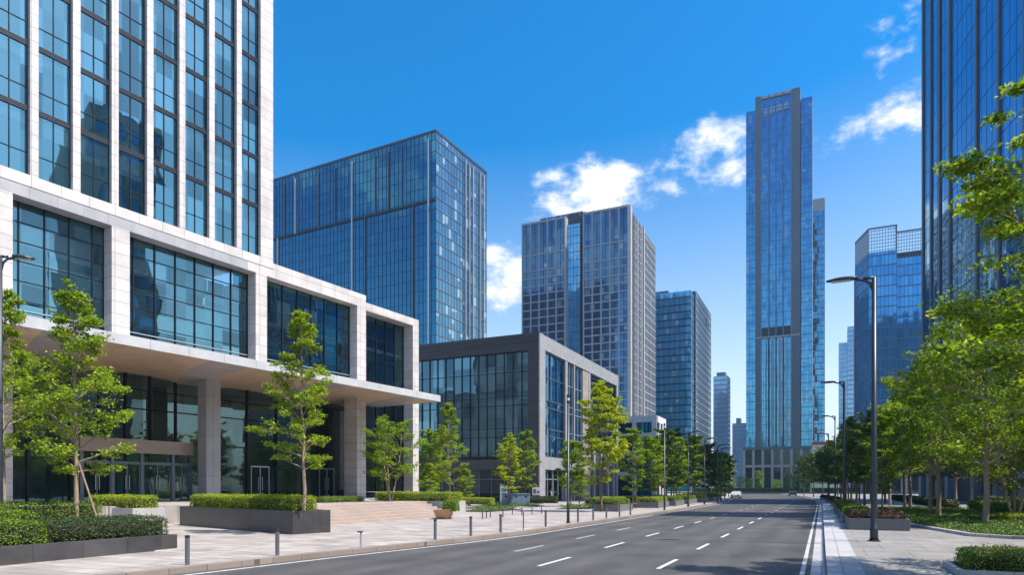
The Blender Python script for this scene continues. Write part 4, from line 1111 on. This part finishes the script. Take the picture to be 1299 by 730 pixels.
# tree stakes
for a, lb in ((-.9,'timber stake leaning against the propped young tree, left one'),(.8,'timber stake leaning against the propped young tree, right one')):
    o = MB().tube([(T2[0]+a*1.0, T2[1]+.4, .5), (T2[0]+a*.08, T2[1]+.05, 3.0)], .035, 7).build('tree_stake', M['stake']); tag(o, lb, 'stake', 'stakes propping the young tree')

# ------------------------------------------------------------------ hedges and beds
def hedge(name, label, poly_or_dims, loc, rotz, mat, dens=330, size=.075, cat='hedge', group=None, rough=.05):
    """clipped hedge: dark twig core inside a shell of small leaves; dims = (length x, depth y, height z), origin at its front left corner"""
    lx, ly, lz = poly_or_dims
    nr = np.random.default_rng(abs(hash((round(loc[0],2), round(loc[1],2)))) % 2**31)
    area = lx*ly + 2*(lx+ly)*lz
    n = int(area*dens)
    w = np.array([lx*ly, lx*lz, lx*lz, ly*lz, ly*lz]); f = nr.choice(5, n, p=w/w.sum())
    a = nr.random(n); b_ = nr.random(n)
    P = np.zeros((n,3)); N = np.zeros((n,3))
    top = f == 0; P[top] = np.stack([a*lx, b_*ly, np.full(n, lz)],1)[top]; N[top] = (0,0,1)
    for k, (fx, nn_) in enumerate([((0,0),(0,-1,0)),((0,ly),(0,1,0))]):
        q = f == 1+k; P[q] = np.stack([a*lx, np.full(n, fx[1]), b_*lz],1)[q]; N[q] = nn_
    for k, (fx, nn_) in enumerate([(0,(-1,0,0)),(lx,(1,0,0))]):
        q = f == 3+k; P[q] = np.stack([np.full(n, fx), a*ly, b_*lz],1)[q]; N[q] = nn_
    # rounded shoulders, lumpy growth
    c = np.array([lx/2, ly/2, lz*.5]); rr = min(.14, ly*.3, lz*.35)
    inner = np.clip(P, [rr, rr, 0], [lx-rr, ly-rr, lz-rr]); dv = P-inner; L = np.linalg.norm(dv, axis=1, keepdims=True); L[L < 1e-6] = 1
    P = inner + dv/L*np.minimum(L, rr)
    lump = np.sin(P[:,0]*5.1+loc[0])*np.sin(P[:,0]*2.3+P[:,1]*4)*.035 + np.sin(P[:,2]*9+P[:,0]*3.7)*.02
    P += N*lump[:,None] + nr.normal(size=(n,3))*rough*.6
    tall = (nr.random(n) < .05) & top; P[tall,2] += nr.random(tall.sum())*.09
    Nv = N*.8 + nr.normal(size=(n,3))*.6 + np.array([0,0,.25])
    d = rr*.55+.04
    ev = [(d,d,0),(lx-d,d,0),(lx-d,ly-d,0),(d,ly-d,0),(d,d,lz-d),(lx-d,d,lz-d),(lx-d,ly-d,lz-d),(d,ly-d,lz-d)]
    ef = [(0,3,2,1),(4,5,6,7),(0,1,5,4),(1,2,6,5),(2,3,7,6),(3,0,4,7)]
    me = leaves_mesh(name, P, Nv, size, [mat, M['twig']], nr, .6, (ev, ef))
    o = bpy.data.objects.new(name, me); COL.objects.link(o); o.location = loc; o.rotation_euler = (0,0,rotz)
    tag(o, label, cat, group)
    return o
def stone_box(name, label, dims, loc, rotz, mat, group=None, rim=.12, cat='planter'):
    lx, ly, lz = dims
    mb = MB().box(0,lx,0,rim,0,lz).box(0,lx,ly-rim,ly,0,lz).box(0,rim,rim,ly-rim,0,lz-.001).box(lx-rim,lx,rim,ly-rim,0,lz-.001)
    t = thing(name, label, cat, loc, rotz, group)
    mb.build('stone_wall', mat, t, bevel=.008)
    MB().box(rim,lx-rim,rim,ly-rim,.02,lz-.06).build('soil', M['soil'], t)
    return t

# planter 1, bottom left: stepped low granite wall with hedges
t = thing('stone_planter', 'long low charcoal granite planter in the bottom left corner', 'planter', (0,0,0))
MB().box(-29, -18.7, 3.0, 3.2, .1, .62).box(-18.9, -18.7, 3.2, 13.9, .1, .62).build('stone_wall', M['planter_dark'], t, bevel=.008)
MB().box(-19.2, -18.97, 13.9, 14.9, .1, .60).box(-28, -19.2, 14.7, 14.9, .1, .598).build('stone_wall', M['planter_dark'], t, bevel=.008)
MB().box(-29, -18.9, 3.2, 13.69, .05, .54).box(-28, -19.2, 13.71, 14.69, .05, .54).build('soil', M['soil'], t)
hedge('clipped_hedge', 'bright low hedge at the bottom left corner of the photo', (1.9, 2.6, .66), (-20.85, 8.3, .54), 0, M['hedge'], 900, .055)
hedge('clipped_hedge', 'dark clipped hedge along the front of the bottom left planter', (1.75, 3.75, .62), (-20.95, 11.0, .54), 0, M['hedge_dark'], 900, .05)
hedge('clipped_hedge', 'bright hedge behind the dark hedge, around the propped tree', (1.5, 7.5, .70), (-25.9, 8.5, .86), 0, M['hedge'], 600, .06)
hedge('clipped_hedge', 'small bright hedge piece left of the propped tree trunk', (1.3, 2.4, .66), (-23.4, 10.0, .70), 0, M['hedge'], 700, .06)
# planter 2 and 3 in front of the terrace
ang = atan2(21.3-24.4, -20.1+30.9)
t = stone_box('stone_planter', 'big dark granite planter wall beside the steps', (11.2, 1.85, 1.02), (-30.9, 24.4, .12), ang, M['planter_dark'])
hedge('clipped_hedge', 'long bright yellow green hedge on top of the big dark planter', (10.3, 1.1, .62), (-30.35, 24.6, 1.1), ang, M['hedge_bright'], 800, .06)
t = stone_box('stone_planter', 'shorter pale granite planter left of the big dark planter', (4.2, 1.8, .95), (-36.0, 22.6, .12), -.05, M['planter_light'])
hedge('clipped_hedge', 'shorter bright hedge left of the long bright hedge', (4.1, 1.3, .62), (-36.0, 22.8, 1.05), -.05, M['hedge_bright'], 600, .065)
hedge('clipped_hedge', 'low strip of hedge at the foot of the bare stone pier on the terrace', (1.2, 4.2, .35), (-30.2, 33.5, 1.14), 0, M['hedge'], 500, .07)
# hedge at the top right end of the steps
t = stone_box('stone_planter', 'grey granite cheek wall planter at the right end of the steps', (6.4, 3.0, 1.04), (-30.5, 40.4, .12), .04, M['planter_light'])
hedge('clipped_hedge', 'bright hedge topping the wall at the right end of the steps', (6.2, 2.4, .62), (-30.4, 40.7, 1.14), .04, M['hedge_bright'], 550, .075)
# plaza hedges and beds towards the dark building
def beds(items):
    for lx, ly, lz, x, y, z, m_, lb in items:
        hedge('clipped_hedge', lb, (lx,ly,lz), (x,y,z), 0, M[m_], 330, .10)
beds([(5,1.2,.7,-38,56,.6,'hedge','hedge beyond the last stone pier, under the two conical trees'),
      (4,1.2,.6,-33.5,58,.5,'hedge_bright','low bright hedge in the plaza beside the right conical tree'),
      (9,1.0,.9,-40,79.6,.1,'hedge_dark','dark hedge at the foot of the dark stone building front')])
lowbeds = [((-33.6,64),(-27.6,67.5)),((-27.5,48),(-24.5,54.5)),((-22.5,58),(-20,63))]
t = None
def cover(name, label, poly, z, dens, size, mat, hmax=.14):
    """low ground cover inside a polygon"""
    nr = np.random.default_rng(int(abs(poly[0][0]*31+poly[0][1]*7)))
    xs = [p[0] for p in poly]; ys = [p[1] for p in poly]
    n = int((max(xs)-min(xs))*(max(ys)-min(ys))*dens)
    P = np.stack([nr.uniform(min(xs),max(xs),n), nr.uniform(min(ys),max(ys),n), z+nr.random(n)*hmax],1)
    ins = np.zeros(n, bool); j = len(poly)-1
    for i in range(len(poly)):
        xi, yi = poly[i]; xj, yj = poly[j]
        c = ((yi > P[:,1]) != (yj > P[:,1])) & (P[:,0] < (xj-xi)*(P[:,1]-yi)/((yj-yi) or 1e-9)+xi); ins ^= c; j = i
    # patchy growth
    ins &= (np.sin(P[:,0]*1.7+1)*np.sin(P[:,1]*1.3)+np.sin(P[:,0]*.8-P[:,1]*.9) > nr.uniform(-1.6,.3,n))
    P = P[ins]; P[:,2] += np.maximum(0, np.sin(P[:,0]*3)*np.sin(P[:,1]*2.6))*hmax*.6
    me = leaves_mesh(name, P, nr.normal(size=P.shape)*.6+np.array([0,0,.8]), size, mat, nr)
    o = bpy.data.objects.new(name, me); COL.objects.link(o); o['kind'] = 'stuff'; o['label'] = label
    return o
for k, ((xa_, ya_), (xb_, yb_)) in enumerate(lowbeds):
    MB().box(xa_, xb_, ya_, yb_, .1, .2).build('planting_soil', M['soil'], kind='structure')
    cover('ground_cover', 'low planting in the plaza beds', [(xa_,ya_),(xb_,ya_),(xb_,yb_),(xa_,yb_)], .2, 160, .12, M['cover'], .3)
# stone planters with hedges along the left row
lp = [(-20.6,62,3.4,'stone planter with hedge by the dark building doors, nearer one'),(-20.4,66.5,3.2,'stone planter with hedge by the dark building doors, farther one'),
      (-17.4,53.3,4.5,'round ended grey planter under the brightest yellow tree'),(-16.6,64.5,5.0,'stone planter under the bushy tree of the left row'),(-16.6,73,5.0,'stone planter under the dark tree by the second left lamp'),
      (-16.8,82,6.0,'stone planter under the thin dark tree of the left row'),(-16.8,92,6.0,'stone planter near the far left lamps'),(-17.0,104,8.0,'farthest stone planter visible in the left row')]
for i, (x, y, L_, lb) in enumerate(lp):
    stone_box('stone_planter', lb, (2.2 if i > 1 else 3.0, L_, .62), (x, y, .12), 0, M['planter_mid'], 'stone planters along the left row')
    hedge('clipped_hedge', 'clipped hedge in the ' + lb.replace('stone planter with hedge', 'stone planter'), (1.9 if i > 1 else 2.7, L_-.3, .5), (x+.15, y+.15, .66), 0, M['hedge' if i % 3 else 'hedge_bright'], 300, .10, group='hedges in the left row planters')
hedge('clipped_hedge', 'long hedge line along the dark building street side', (1.2, 40, .8), (-24.5, 72, .1), 0, M['hedge'], 120, .16)
hedge('clipped_hedge', 'far hedge line behind the left street row', (1.4, 55, .9), (-22.5, 114, .1), 0, M['hedge_dark'], 70, .2)
# right side planters along the kerb
rp = [(1.15,34.9,2.5,4.4,.55,'leaf_red','granite planter with reddish bedding behind the nearest lamp'),
      (1.05,41.2,1.5,3.4,.5,'hedge','second granite planter along the right kerb, green hedge'),
      (1.05,47.5,1.5,3.6,.5,'hedge','third granite planter along the right kerb'),
      (1.0,54.8,1.5,4.4,.5,'hedge','fourth granite planter along the right kerb'),
      (1.0,63,1.6,5.0,.5,'hedge','fifth granite planter along the right kerb'),
      (.95,77,1.5,3,.45,'leaf_red','sixth right kerb planter with dark red bedding'),
      (.8,93,1.5,4,.45,'leaf_red','seventh right kerb planter with dark red bedding'),
      (.5,107,1.6,5,.45,'leaf_red','far right kerb planter with dark red bedding'),
      (-.2,122,1.6,6,.45,'leaf_red','farthest right kerb planter with dark red bedding')]
for x, y, w_, L_, h_, mk, lb in rp:
    stone_box('stone_planter', lb, (w_, L_, h_), (x, y, .13), 0, M['planter_mid'], 'stone planters along the right kerb')
    red = mk == 'leaf_red'
    hedge('bedding_plants' if red else 'clipped_hedge', ('reddish bedding plants in the ' if red else 'clipped hedge in the ') + lb, (w_-.3, L_-.3, .32 if red else .42), (x+.15, y+.15, .13+h_-.06), 0, M[mk], 500 if y < 50 else 250, .08 if y < 50 else .13, 'bedding' if red else 'hedge', 'planting in the right kerb planters', .1 if red else .05)
    if y < 36: hedge('clipped_hedge', 'green clump at the back of the nearest reddish planter', (.8, 3.6, .3), (x+.25, y+.4, .13+h_+.05), 0, M['hedge_dark'], 500, .07)
# ground cover bed with trees
bed = [(4.0,40),(4.5,37.3),(5.4,32.2),(6.6,31.0),(11.2,31.0),(11.2,70),(4.0,70)]
inner = [(4.25,40),(4.75,37.4),(5.6,32.4),(6.7,31.25),(11.0,31.25),(11.0,69.8),(4.25,69.8)]
t = thing('planting_bed', 'kerbed planting bed under the right hand street trees', 'planting bed', (0,0,0))
m = MB()
for i in range(len(bed)):
    a, b_, c, d_ = bed[i], bed[(i+1)%len(bed)], inner[(i+1)%len(bed)], inner[i]
    m.add([(*a,.1),(*b_,.1),(*c,.1),(*d_,.1),(*a,.27),(*b_,.27),(*c,.27),(*d_,.27)], [(0,3,2,1),(4,5,6,7),(0,1,5,4),(2,3,7,6)])
m.build('bed_kerb', M['kerb_r'], t)
MB().prism(inner, .1, .2).build('soil', M['soil'], t)
cover('ground_cover', 'low green ground cover in the right bed', [(x,y) for x,y in inner], .2, 330, .10, M['cover'], .2)
hedge('clipped_hedge', 'clipped hedge in the bottom right corner', (6.5, 1.7, .52), (3.0, 17.7, .14), 0, M['hedge'], 1300, .045)
stone_box('stone_planter', 'low stone edging around the bottom right hedge', (7.2, 2.1, .16), (2.75, 17.45, .13), 0, M['planter_light'])
hedge('clipped_hedge', 'long dark hedge behind the right bed before the colonnade', (1.6, 30, .85), (12.0, 42, .12), 0, M['hedge'], 200, .11)
hedge('clipped_hedge', 'hedge line farther back along the right colonnade', (1.5, 50, .85), (10.5, 76, .12), 0, M['hedge_dark'], 100, .15)
hedge('clipped_hedge', 'small yellowish shrub clump under the leaning trees at right', (1.6, 2.6, .5), (8.8, 42.3, .2), 0, M['hedge_bright'], 420, .08)
hedge('clipped_hedge', 'second long hedge close to the right glass tower base', (1.6, 34, 1.0), (16.5, 60, .12), 0, M['hedge_dark'], 100, .15)
for x0_, x1_, lb in ((-46,-4,'long hedge across the end of the street, left half'),(-3,40,'long hedge across the end of the street, right half')):
    hedge('clipped_hedge', lb, (x1_-x0_, 2.5, 1.6), (x0_, 266, .5), 0, M['hedge'], 14, .5)
# ------------------------------------------------------------------ steps
t = thing('stone_steps', 'broad flight of pinkish granite steps up to the terrace', 'steps', (0,0,0))
for k in range(6):
    x1_ = -23.4 - .43*k
    mb = MB().box(-26.02, x1_, 24.0, 40.35, .14+k*.1685 if k else .12, .14+(k+1)*.1685)
    mb.build('step', M['step'], t, bevel=.012)

# ------------------------------------------------------------------ bollards
def mk_bollard():
    r = thing('bollard', 'x', 'bollard')
    MB().lathe([(.058,0),(.058,.66),(.050,.665),(.050,.69),(.060,.695),(.060,.735),(.05,.75)], 16).build('post', M['bollard'], r, smooth=False)
    MB().lathe([(.062,.69),(.062,.74),(.045,.757)], 16).build('cap', M['black'], r)
    return r
b0 = mk_bollard(); KIDS[b0.name] = list(b0.children)
spots = [(278,720,'nearest bollard, at the bottom left kerb'),(382,707,'second bollard from the left, in front of the big dark planter'),(570,686,'bollard on the kerb below the wooden planter tub'),
         (612,681,'bollard just right of the one below the wooden planter'),(640,676.5,'bollard left of the thin post, below the pale blue block'),(697.5,669,'bollard just left of the nearest left kerb lamp'),
         (744.5,663.5,'first bollard right of the nearest left kerb lamp'),(762,660.8,'second bollard right of the nearest left kerb lamp'),(779,658.5,'third bollard right of the nearest left kerb lamp'),(795,656.2,'bollard second from the right end of the row'),(809.5,654.3,'last bollard at the right end of the row')]
for i, (px, py, lb) in enumerate(spots):
    x, y = gp(px, py)
    x = min(x, lk(y)-.42)
    if i == 0: b0.location = (x,y,.148); b0['label'] = lb; b0['group'] = 'bollards along the left kerb'
    else: dup(b0, (x,y,.148), 0, (1,1,1.0+.016*min(i, 6)), lb, 'bollards along the left kerb')
x, y = gp(664, 672.5); o = MB().lathe([(.03,0),(.03,.85),(.02,.86)], 10).build('thin_post', M['bollard']); o.location = (min(x, lk(y)-.4),y,.148); tag(o, 'thin grey post between the bollards, below the pale blue block', 'post')
x, y = gp(520, 698.5, .15); t = thing('kerb_post', 'short pale post with a dark cross cap on the kerb', 'post', (lk(y)-.2, y, .148))
MB().lathe([(.03,0),(.03,.5)], 10).build('post', M['mull_light'], t); MB().box(-.12,.06,-.04,.04,.5,.54).build('cap', M['black'], t)

# ------------------------------------------------------------------ street lamps
def mk_lamp(H, arm, r0=.105):
    """pole with base plate, curved bracket and flat head; the arm points to -x"""
    r = thing('street_lamp', 'x', 'street lamp')
    MB().tube([(0,0,0),(0,0,.5),(0,0,.52),(0,0,1.3),(0,0,H)], [r0*1.35,r0*1.3,r0*1.1,r0,r0*.72], 14).build('pole', M['pole'], r, smooth=True)
    bs = MB().lathe([(r0*2.1,0),(r0*2.1,.03),(r0*1.5,.05)], 16); 
    for k in range(4): bs.lathe([(.02,.03),(.02,.09)], 6, (r0*1.8*cos(pi/4+k*pi/2), r0*1.8*sin(pi/4+k*pi/2)))
    bs.build('base_plate', M['pole'], r)
    MB().box(-.02, .02, -.16, -.145, .0, .0).build('hatch', M['pole'], r) if False else None
    MB().tube([(.0,0,H-.55),(-.12,0,H-.22),(-.3,0,H-.08),(-.62,0,H-.01),(-arm,0,H+.02)], [.06,.055,.05,.048,.045], 10).tube([(.04,0,H-.02),(-.35,0,H+.0)], .05, 8).build('arm', M['pole'], r, smooth=True)
    hd = MB()
    L = 1.05; n = 12; st = []
    for i in range(9):
        t_ = i/8; w = .05+.17*sin(pi*min(1, t_*.9+.12))**.8; hgt = .035+.075*sin(pi*min(1, .15+t_*.8))
        st.append([(-arm+.08-t_*L, w*cos(2*pi*k/n), H+.03+hgt*sin(2*pi*k/n)*(1.0 if sin(2*pi*k/n) > 0 else .45)) for k in range(n)])
    vs = [p for R_ in st for p in R_]; fs = []
    for i in range(8):
        for k in range(n): fs.append((i*n+k, i*n+(k+1)%n, (i+1)*n+(k+1)%n, (i+1)*n+k))
    fs.append(tuple(range(n-1,-1,-1))); fs.append(tuple(8*n+k for k in range(n)))
    h = hd.add(vs, fs).build('lamp_head', M['pole'], r, smooth=True)
    MB().box(-arm-.78, -arm-.15, -.12, .12, H-.022, H-.003).build('lens', M['lens'], h)
    KIDS[r.name] = list(r.children)
    return r
l0 = mk_lamp(9.7, .62)
spR = [(1.75,27.6,'nearest and tallest looking lamp post on the right pavement'),(1.5,53.9,'second lamp post back on the right pavement'),(1.35,79,'third lamp post back on the right, above the kerb trees'),(.9,104,'far fourth lamp post on the right, among the trees')]
for i, (x, y, lb) in enumerate(spR):
    if i == 0: l0.location = (x,y,.146); l0['label'] = lb; l0['group'] = 'street lamps along the right kerb'
    else: dup(l0, (x,y,.146), 0, 1, lb, 'street lamps along the right kerb')
def mk_post(H, r0=.075):
    r = thing('lamp_post', 'x', 'lamp post')
    MB().tube([(0,0,0),(0,0,1.1),(0,0,1.12),(0,0,H-.5)], [r0*1.15,r0*1.1,r0*.9,r0*.75], 12).build('pole', M['pole'], r, smooth=True)
    MB().lathe([(r0*2,0),(r0*2,.03),(r0*1.4,.05)], 14).build('base_plate', M['pole'], r)
    h = MB().lathe([(r0*.8,H-.5),(r0*1.15,H-.48),(r0*1.15,H-.02),(r0*.9,H)], 12).build('lamp_head', M['pole'], r)
    MB().lathe([(r0*1.17,H-.36),(r0*1.17,H-.2)], 12).build('lens', M['lens'], h)
    KIDS[r.name] = list(r.children)
    return r
pp = mk_post(7.2)
pp.location = (-12.8,34.8,.146); pp['label'] = 'nearest dark slim lamp post on the left kerb, before the dark building'; pp['group'] = 'slim lamp posts on the left kerb'
dup(pp, (-12.75,59.6,.146), 0, (1,1,1.08), 'second slim lamp post back on the left kerb, before the trees', 'slim lamp posts on the left kerb')
l1 = mk_lamp(7.9, .5, .075)
spL = [(-12.75,71.3,'nearest of the dark armed lamps on the left kerb, before the dark tree'),(-12.75,82,'second armed lamp back on the left kerb'),(-12.95,94.5,'third armed lamp back on the left kerb, arm against the pale tower'),(-13.6,103,'farthest armed lamp on the left kerb')]
for i, (x, y, lb) in enumerate(spL):
    if i == 0: l1.location = (x,y,.146); l1.rotation_euler = (0,0,pi); l1['label'] = lb; l1['group'] = 'street lamps along the left kerb'
    else: dup(l1, (x,y,.146), pi, 1, lb, 'street lamps along the left kerb')
x, y = wp(1, 22.5)
dup(l0, (x,y,.5), pi+.9, (.6,.8,.98), 'lamp post at the extreme left edge, its head among young leaves', None)

# ------------------------------------------------------------------ wooden tub, bench, rails, pale blue block
x, y = gp(553, 656); 
t = thing('wooden_planter', 'boat shaped weathered wooden planter tub with green shrub at the foot of the steps', 'planter', (-21.9, 36.6, .146), radians(-68))
prof = [(-1.25,-.35),(1.25,-.35),(1.05,.38),(-1.05,.38)]
pb = [(-.95,-.35),(.85,-.35),(.8,.33),(-.85,.33)]; pt = [(-1.35,-.5),(1.3,-.5),(1.15,.5),(-1.2,.5)]
vs = [(a,b_,0) for a,b_ in pb]+[(a,b_,.62) for a,b_ in pt]+[(a*.9,b_*.82,.62) for a,b_ in pt]+[(a*.88,b_*.8,.5) for a,b_ in pt]
fs = [(3,2,1,0)]+[(i,(i+1)%4,(i+1)%4+4,i+4) for i in range(4)]+[(i+4,(i+1)%4+4,(i+1)%4+8,i+8) for i in range(4)]+[(i+8,(i+1)%4+8,(i+1)%4+12,i+12) for i in range(4)]
MB().add(vs, fs).build('tub', M['terracotta'], t, bevel=.015)
MB().quad((-1,-.36,.5),(1,-.36,.5),(.95,.36,.5),(-1,.36,.5)).build('soil', M['soil'], t)
hedge('potted_shrub', 'green shrub growing in the wooden planter tub', (1.8, .75, .6), (-22.15, 37.45, .66), radians(-68), M['hedge'], 900, .075, 'shrub')
def bench(loc, rz, label):
    t = thing('wooden_bench', label, 'bench', loc, rz)
    for q in range(4): MB().box(-.9,.9,-.22+.115*q,-.12+.115*q,.42,.46).build('slat', M['terracotta'], t)
    for x_ in (-.7,.7): MB().box(x_-.04,x_+.04,-.2,.2,0,.42).build('leg', M['pole'], t)
    return t
x, y = gp(797, 645.5); bench((x,y,.146), .3, 'pale wooden bench between the planters near the brightest yellow tree')
def rail(p, q, h, label, posts=2):
    t = thing('low_rail', label, 'railing', (*p, .146), atan2(q[1]-p[1], q[0]-p[0]))
    L_ = math.hypot(q[0]-p[0], q[1]-p[1])
    for k in range(posts):
        MB().tube([(L_*k/(posts-1),0,0),(L_*k/(posts-1),0,h)], .035, 8).build('post', M['pole'], t)
    MB().tube([(-.03,0,h),(L_+.03,0,h)], .022, 8).build('top_bar', M['mull_mid'], t)
for (a, b_, n, lb) in (((612,659),(622,657),3,'low steel rail above the bollard right of the wooden tub'),((638,657),(650,653.5),2,'low steel rail below the pale blue block, left of the thin post'),((662,654.5),(687,652.5),3,'low steel rail below the pale blue block, right of the thin post')):
    rail(gp(*a), gp(*b_), .55, lb, n)
x, y = gp(657, 642.5)
t = thing('utility_block', 'pale blue painted block with small dark openings in the plaza', 'block', (x, y, .146), radians(24))
MB().box(-1.7,1.3,-.6,.6,0,1.3).build('body', simple('pale blue paint', (.17,.25,.34), .55, 0, .15, 2.5), t, bevel=.03)
MB().box(-1.75,1.35,-.65,.65,1.30,1.36).build('lid', simple('pale blue lid', (.22,.30,.38), .55, 0, .1), t, bevel=.01)
for x_ in (-1.3,-.2,.9): MB().box(x_-.1,x_+.1,-.612,-.59,.95,1.12).build('opening', M['black'], t)
MB().box(-1.712,-1.69,-.3,.2,.3,1.0).build('door_panel', M['mull_dark'], t)
x, y = gp(639, 638.5); t = thing('info_panel', 'tall pale blue information panel behind the blue block', 'sign', (x, y, .146), radians(20))
MB().box(-.5,.5,-.08,.08,.1,2.3).build('panel', simple('pale panel', (.30,.38,.44), .5), t, bevel=.02); MB().box(-.45,.45,-.1,.1,0,.1).build('base', M['pole'], t)
for k in range(5): MB().box(-.36,.36-.12*(k%3),-.092,-.081,1.9-.22*k,1.97-.22*k).build('text_line', M['mull_mid'], t)
x, y = gp(680.5, 638.5); t = thing('sign_board', 'small white and grey sign board at the corner of the dark building', 'sign', (x, y, .146), radians(15))
MB().box(-.55,.55,-.04,.04,1.0,2.1).build('board', M['white_stone'], t); MB().box(-.4,-.05,-.052,-.041,1.25,1.85).box(.1,.4,-.052,-.041,1.3,1.6).build('picture', M['mull_mid'], t)
for x_ in (-.45,.45): MB().box(x_-.03,x_+.03,-.03,.03,0,1.0).build('leg', M['pole'], t)

# ------------------------------------------------------------------ cars
def car(loc, rz, mat, label, group=None):
    t = thing('parked_car', label, 'car', loc, rz, group)
    side = [(-2.2,.35),(-2.25,.62),(-2.1,.9),(-1.75,1.0),(-1.25,1.42),(.2,1.46),(.95,1.02),(1.9,.86),(2.2,.66),(2.2,.35)]
    def loft(w): return w
    vs = []; n = len(side)
    for sy_, in_ in ((-1,0),(1,0)):
        for x_, z_ in side:
            w = .88 if z_ < 1.05 else .68
            vs.append((x_, sy_*w, z_))
    fs = [tuple(range(n)), tuple(range(2*n-1,n-1,-1))]+[(i,i+n,(i+1)%n+n,(i+1)%n) for i in range(n)]
    MB().add(vs, fs).build('body', mat, t, bevel=.05)
    MB().add([(-1.72,s*.9*.93,1.02) for s in (-1,1)]+[(.9,s*.84,1.02) for s in (1,-1)]+[(-1.22,-.70,1.36),(-1.22,.70,1.36),(.18,.70,1.38),(.18,-.70,1.38)], [(0,1,5,4),(1,2,6,5),(2,3,7,6),(3,0,4,7)]).build('window', M['g_dark'], t)
    for x_ in (-1.4,1.35):
        for s in (-1,1):
            w_ = MB().tube([(x_,s*.72,.32),(x_,s*.92,.32)], .32, 16).build('wheel', M['black'], t); MB().tube([(x_,s*.90,.32),(x_,s*.935,.32)], .19, 12).build('rim', M['mull_light'], w_)
    for s in (-1,1):
        MB().box(-2.262,-2.2,s*.6-.18,s*.6+.18,.66,.8).build('tail_lamp', simple('red lamp', (.4,.02,.02), .3), t)
        MB().box(2.15,2.215,s*.6-.18,s*.6+.18,.6,.72).build('headlight', M['lens'], t)
    return t
cw = simple('white car paint', (.42,.43,.44), .25, 0, .02); cg = simple('grey car paint', (.25,.26,.28), .25, .3, .02); cb = simple('black car paint', (.02,.022,.028), .2, .2, .02)
car((lk(140)+1.2, 140, 0), pi/2+.05, cw, 'white car parked by the last trees of the left row', 'cars parked along the far left kerb')
car((lk(152)+1.2, 152, 0), pi/2+.06, cg, 'grey car parked beyond the white car at the far left kerb', 'cars parked along the far left kerb')
car((rk(196)-1.6, 196, 0), pi/2+.1, cb, 'small black car at the far right end of the street')
# ------------------------------------------------------------------ pedestrian by the doors
def person(loc, rz, label):
    t = thing('person', label, 'person', loc, rz)
    V = [(0,0,.95),(0,0,1.2),(0,0,1.42),(0,.01,1.52),(0,.01,1.64),(0,.02,1.74),(-.17,0,1.40),(-.22,.03,1.12),(-.21,.1,.86),(.17,0,1.40),(.22,-.02,1.12),(.21,-.0,.86),
         (-.09,0,.9),(-.10,.08,.5),(-.10,.02,.08),(-.10,.14,.04),(.09,0,.9),(.10,-.02,.5),(.10,-.12,.08),(.10,.0,.04)]
    E = [(0,1),(1,2),(2,3),(3,4),(4,5),(2,6),(6,7),(7,8),(2,9),(9,10),(10,11),(0,12),(12,13),(13,14),(14,15),(0,16),(16,17),(17,18),(18,19)]
    R_ = [.15,.14,.16,.055,.10,.07,.065,.045,.04,.065,.045,.04,.09,.065,.045,.04,.09,.065,.045,.04]
    me = bpy.data.meshes.new('body'); me.from_pydata(V, E, []); me.materials.append(simple('light clothing', (.45,.32,.30), .8))
    o = bpy.data.objects.new('body', me); COL.objects.link(o); o.parent = t
    sk = o.modifiers.new('skin', 'SKIN'); me.skin_vertices[0] if me.skin_vertices else None
    if not me.skin_vertices:
        pass
    for i, r in enumerate(R_):
        me.skin_vertices[0].data[i].radius = (r, r*.8)
    me.skin_vertices[0].data[0].use_root = True
    s_ = o.modifiers.new('sub', 'SUBSURF'); s_.levels = 1; s_.render_levels = 2
    MB().lathe([(.06,1.62),(.105,1.66),(.11,1.74),(.07,1.815)], 12).build('hair', M['black'], t)
    return t
x, y = cam2w((699.5-649.5)/840*86.5, 86.5)
person((x, y, .146), 2.0, 'person in light reddish clothes standing by the glass doors of the dark building')
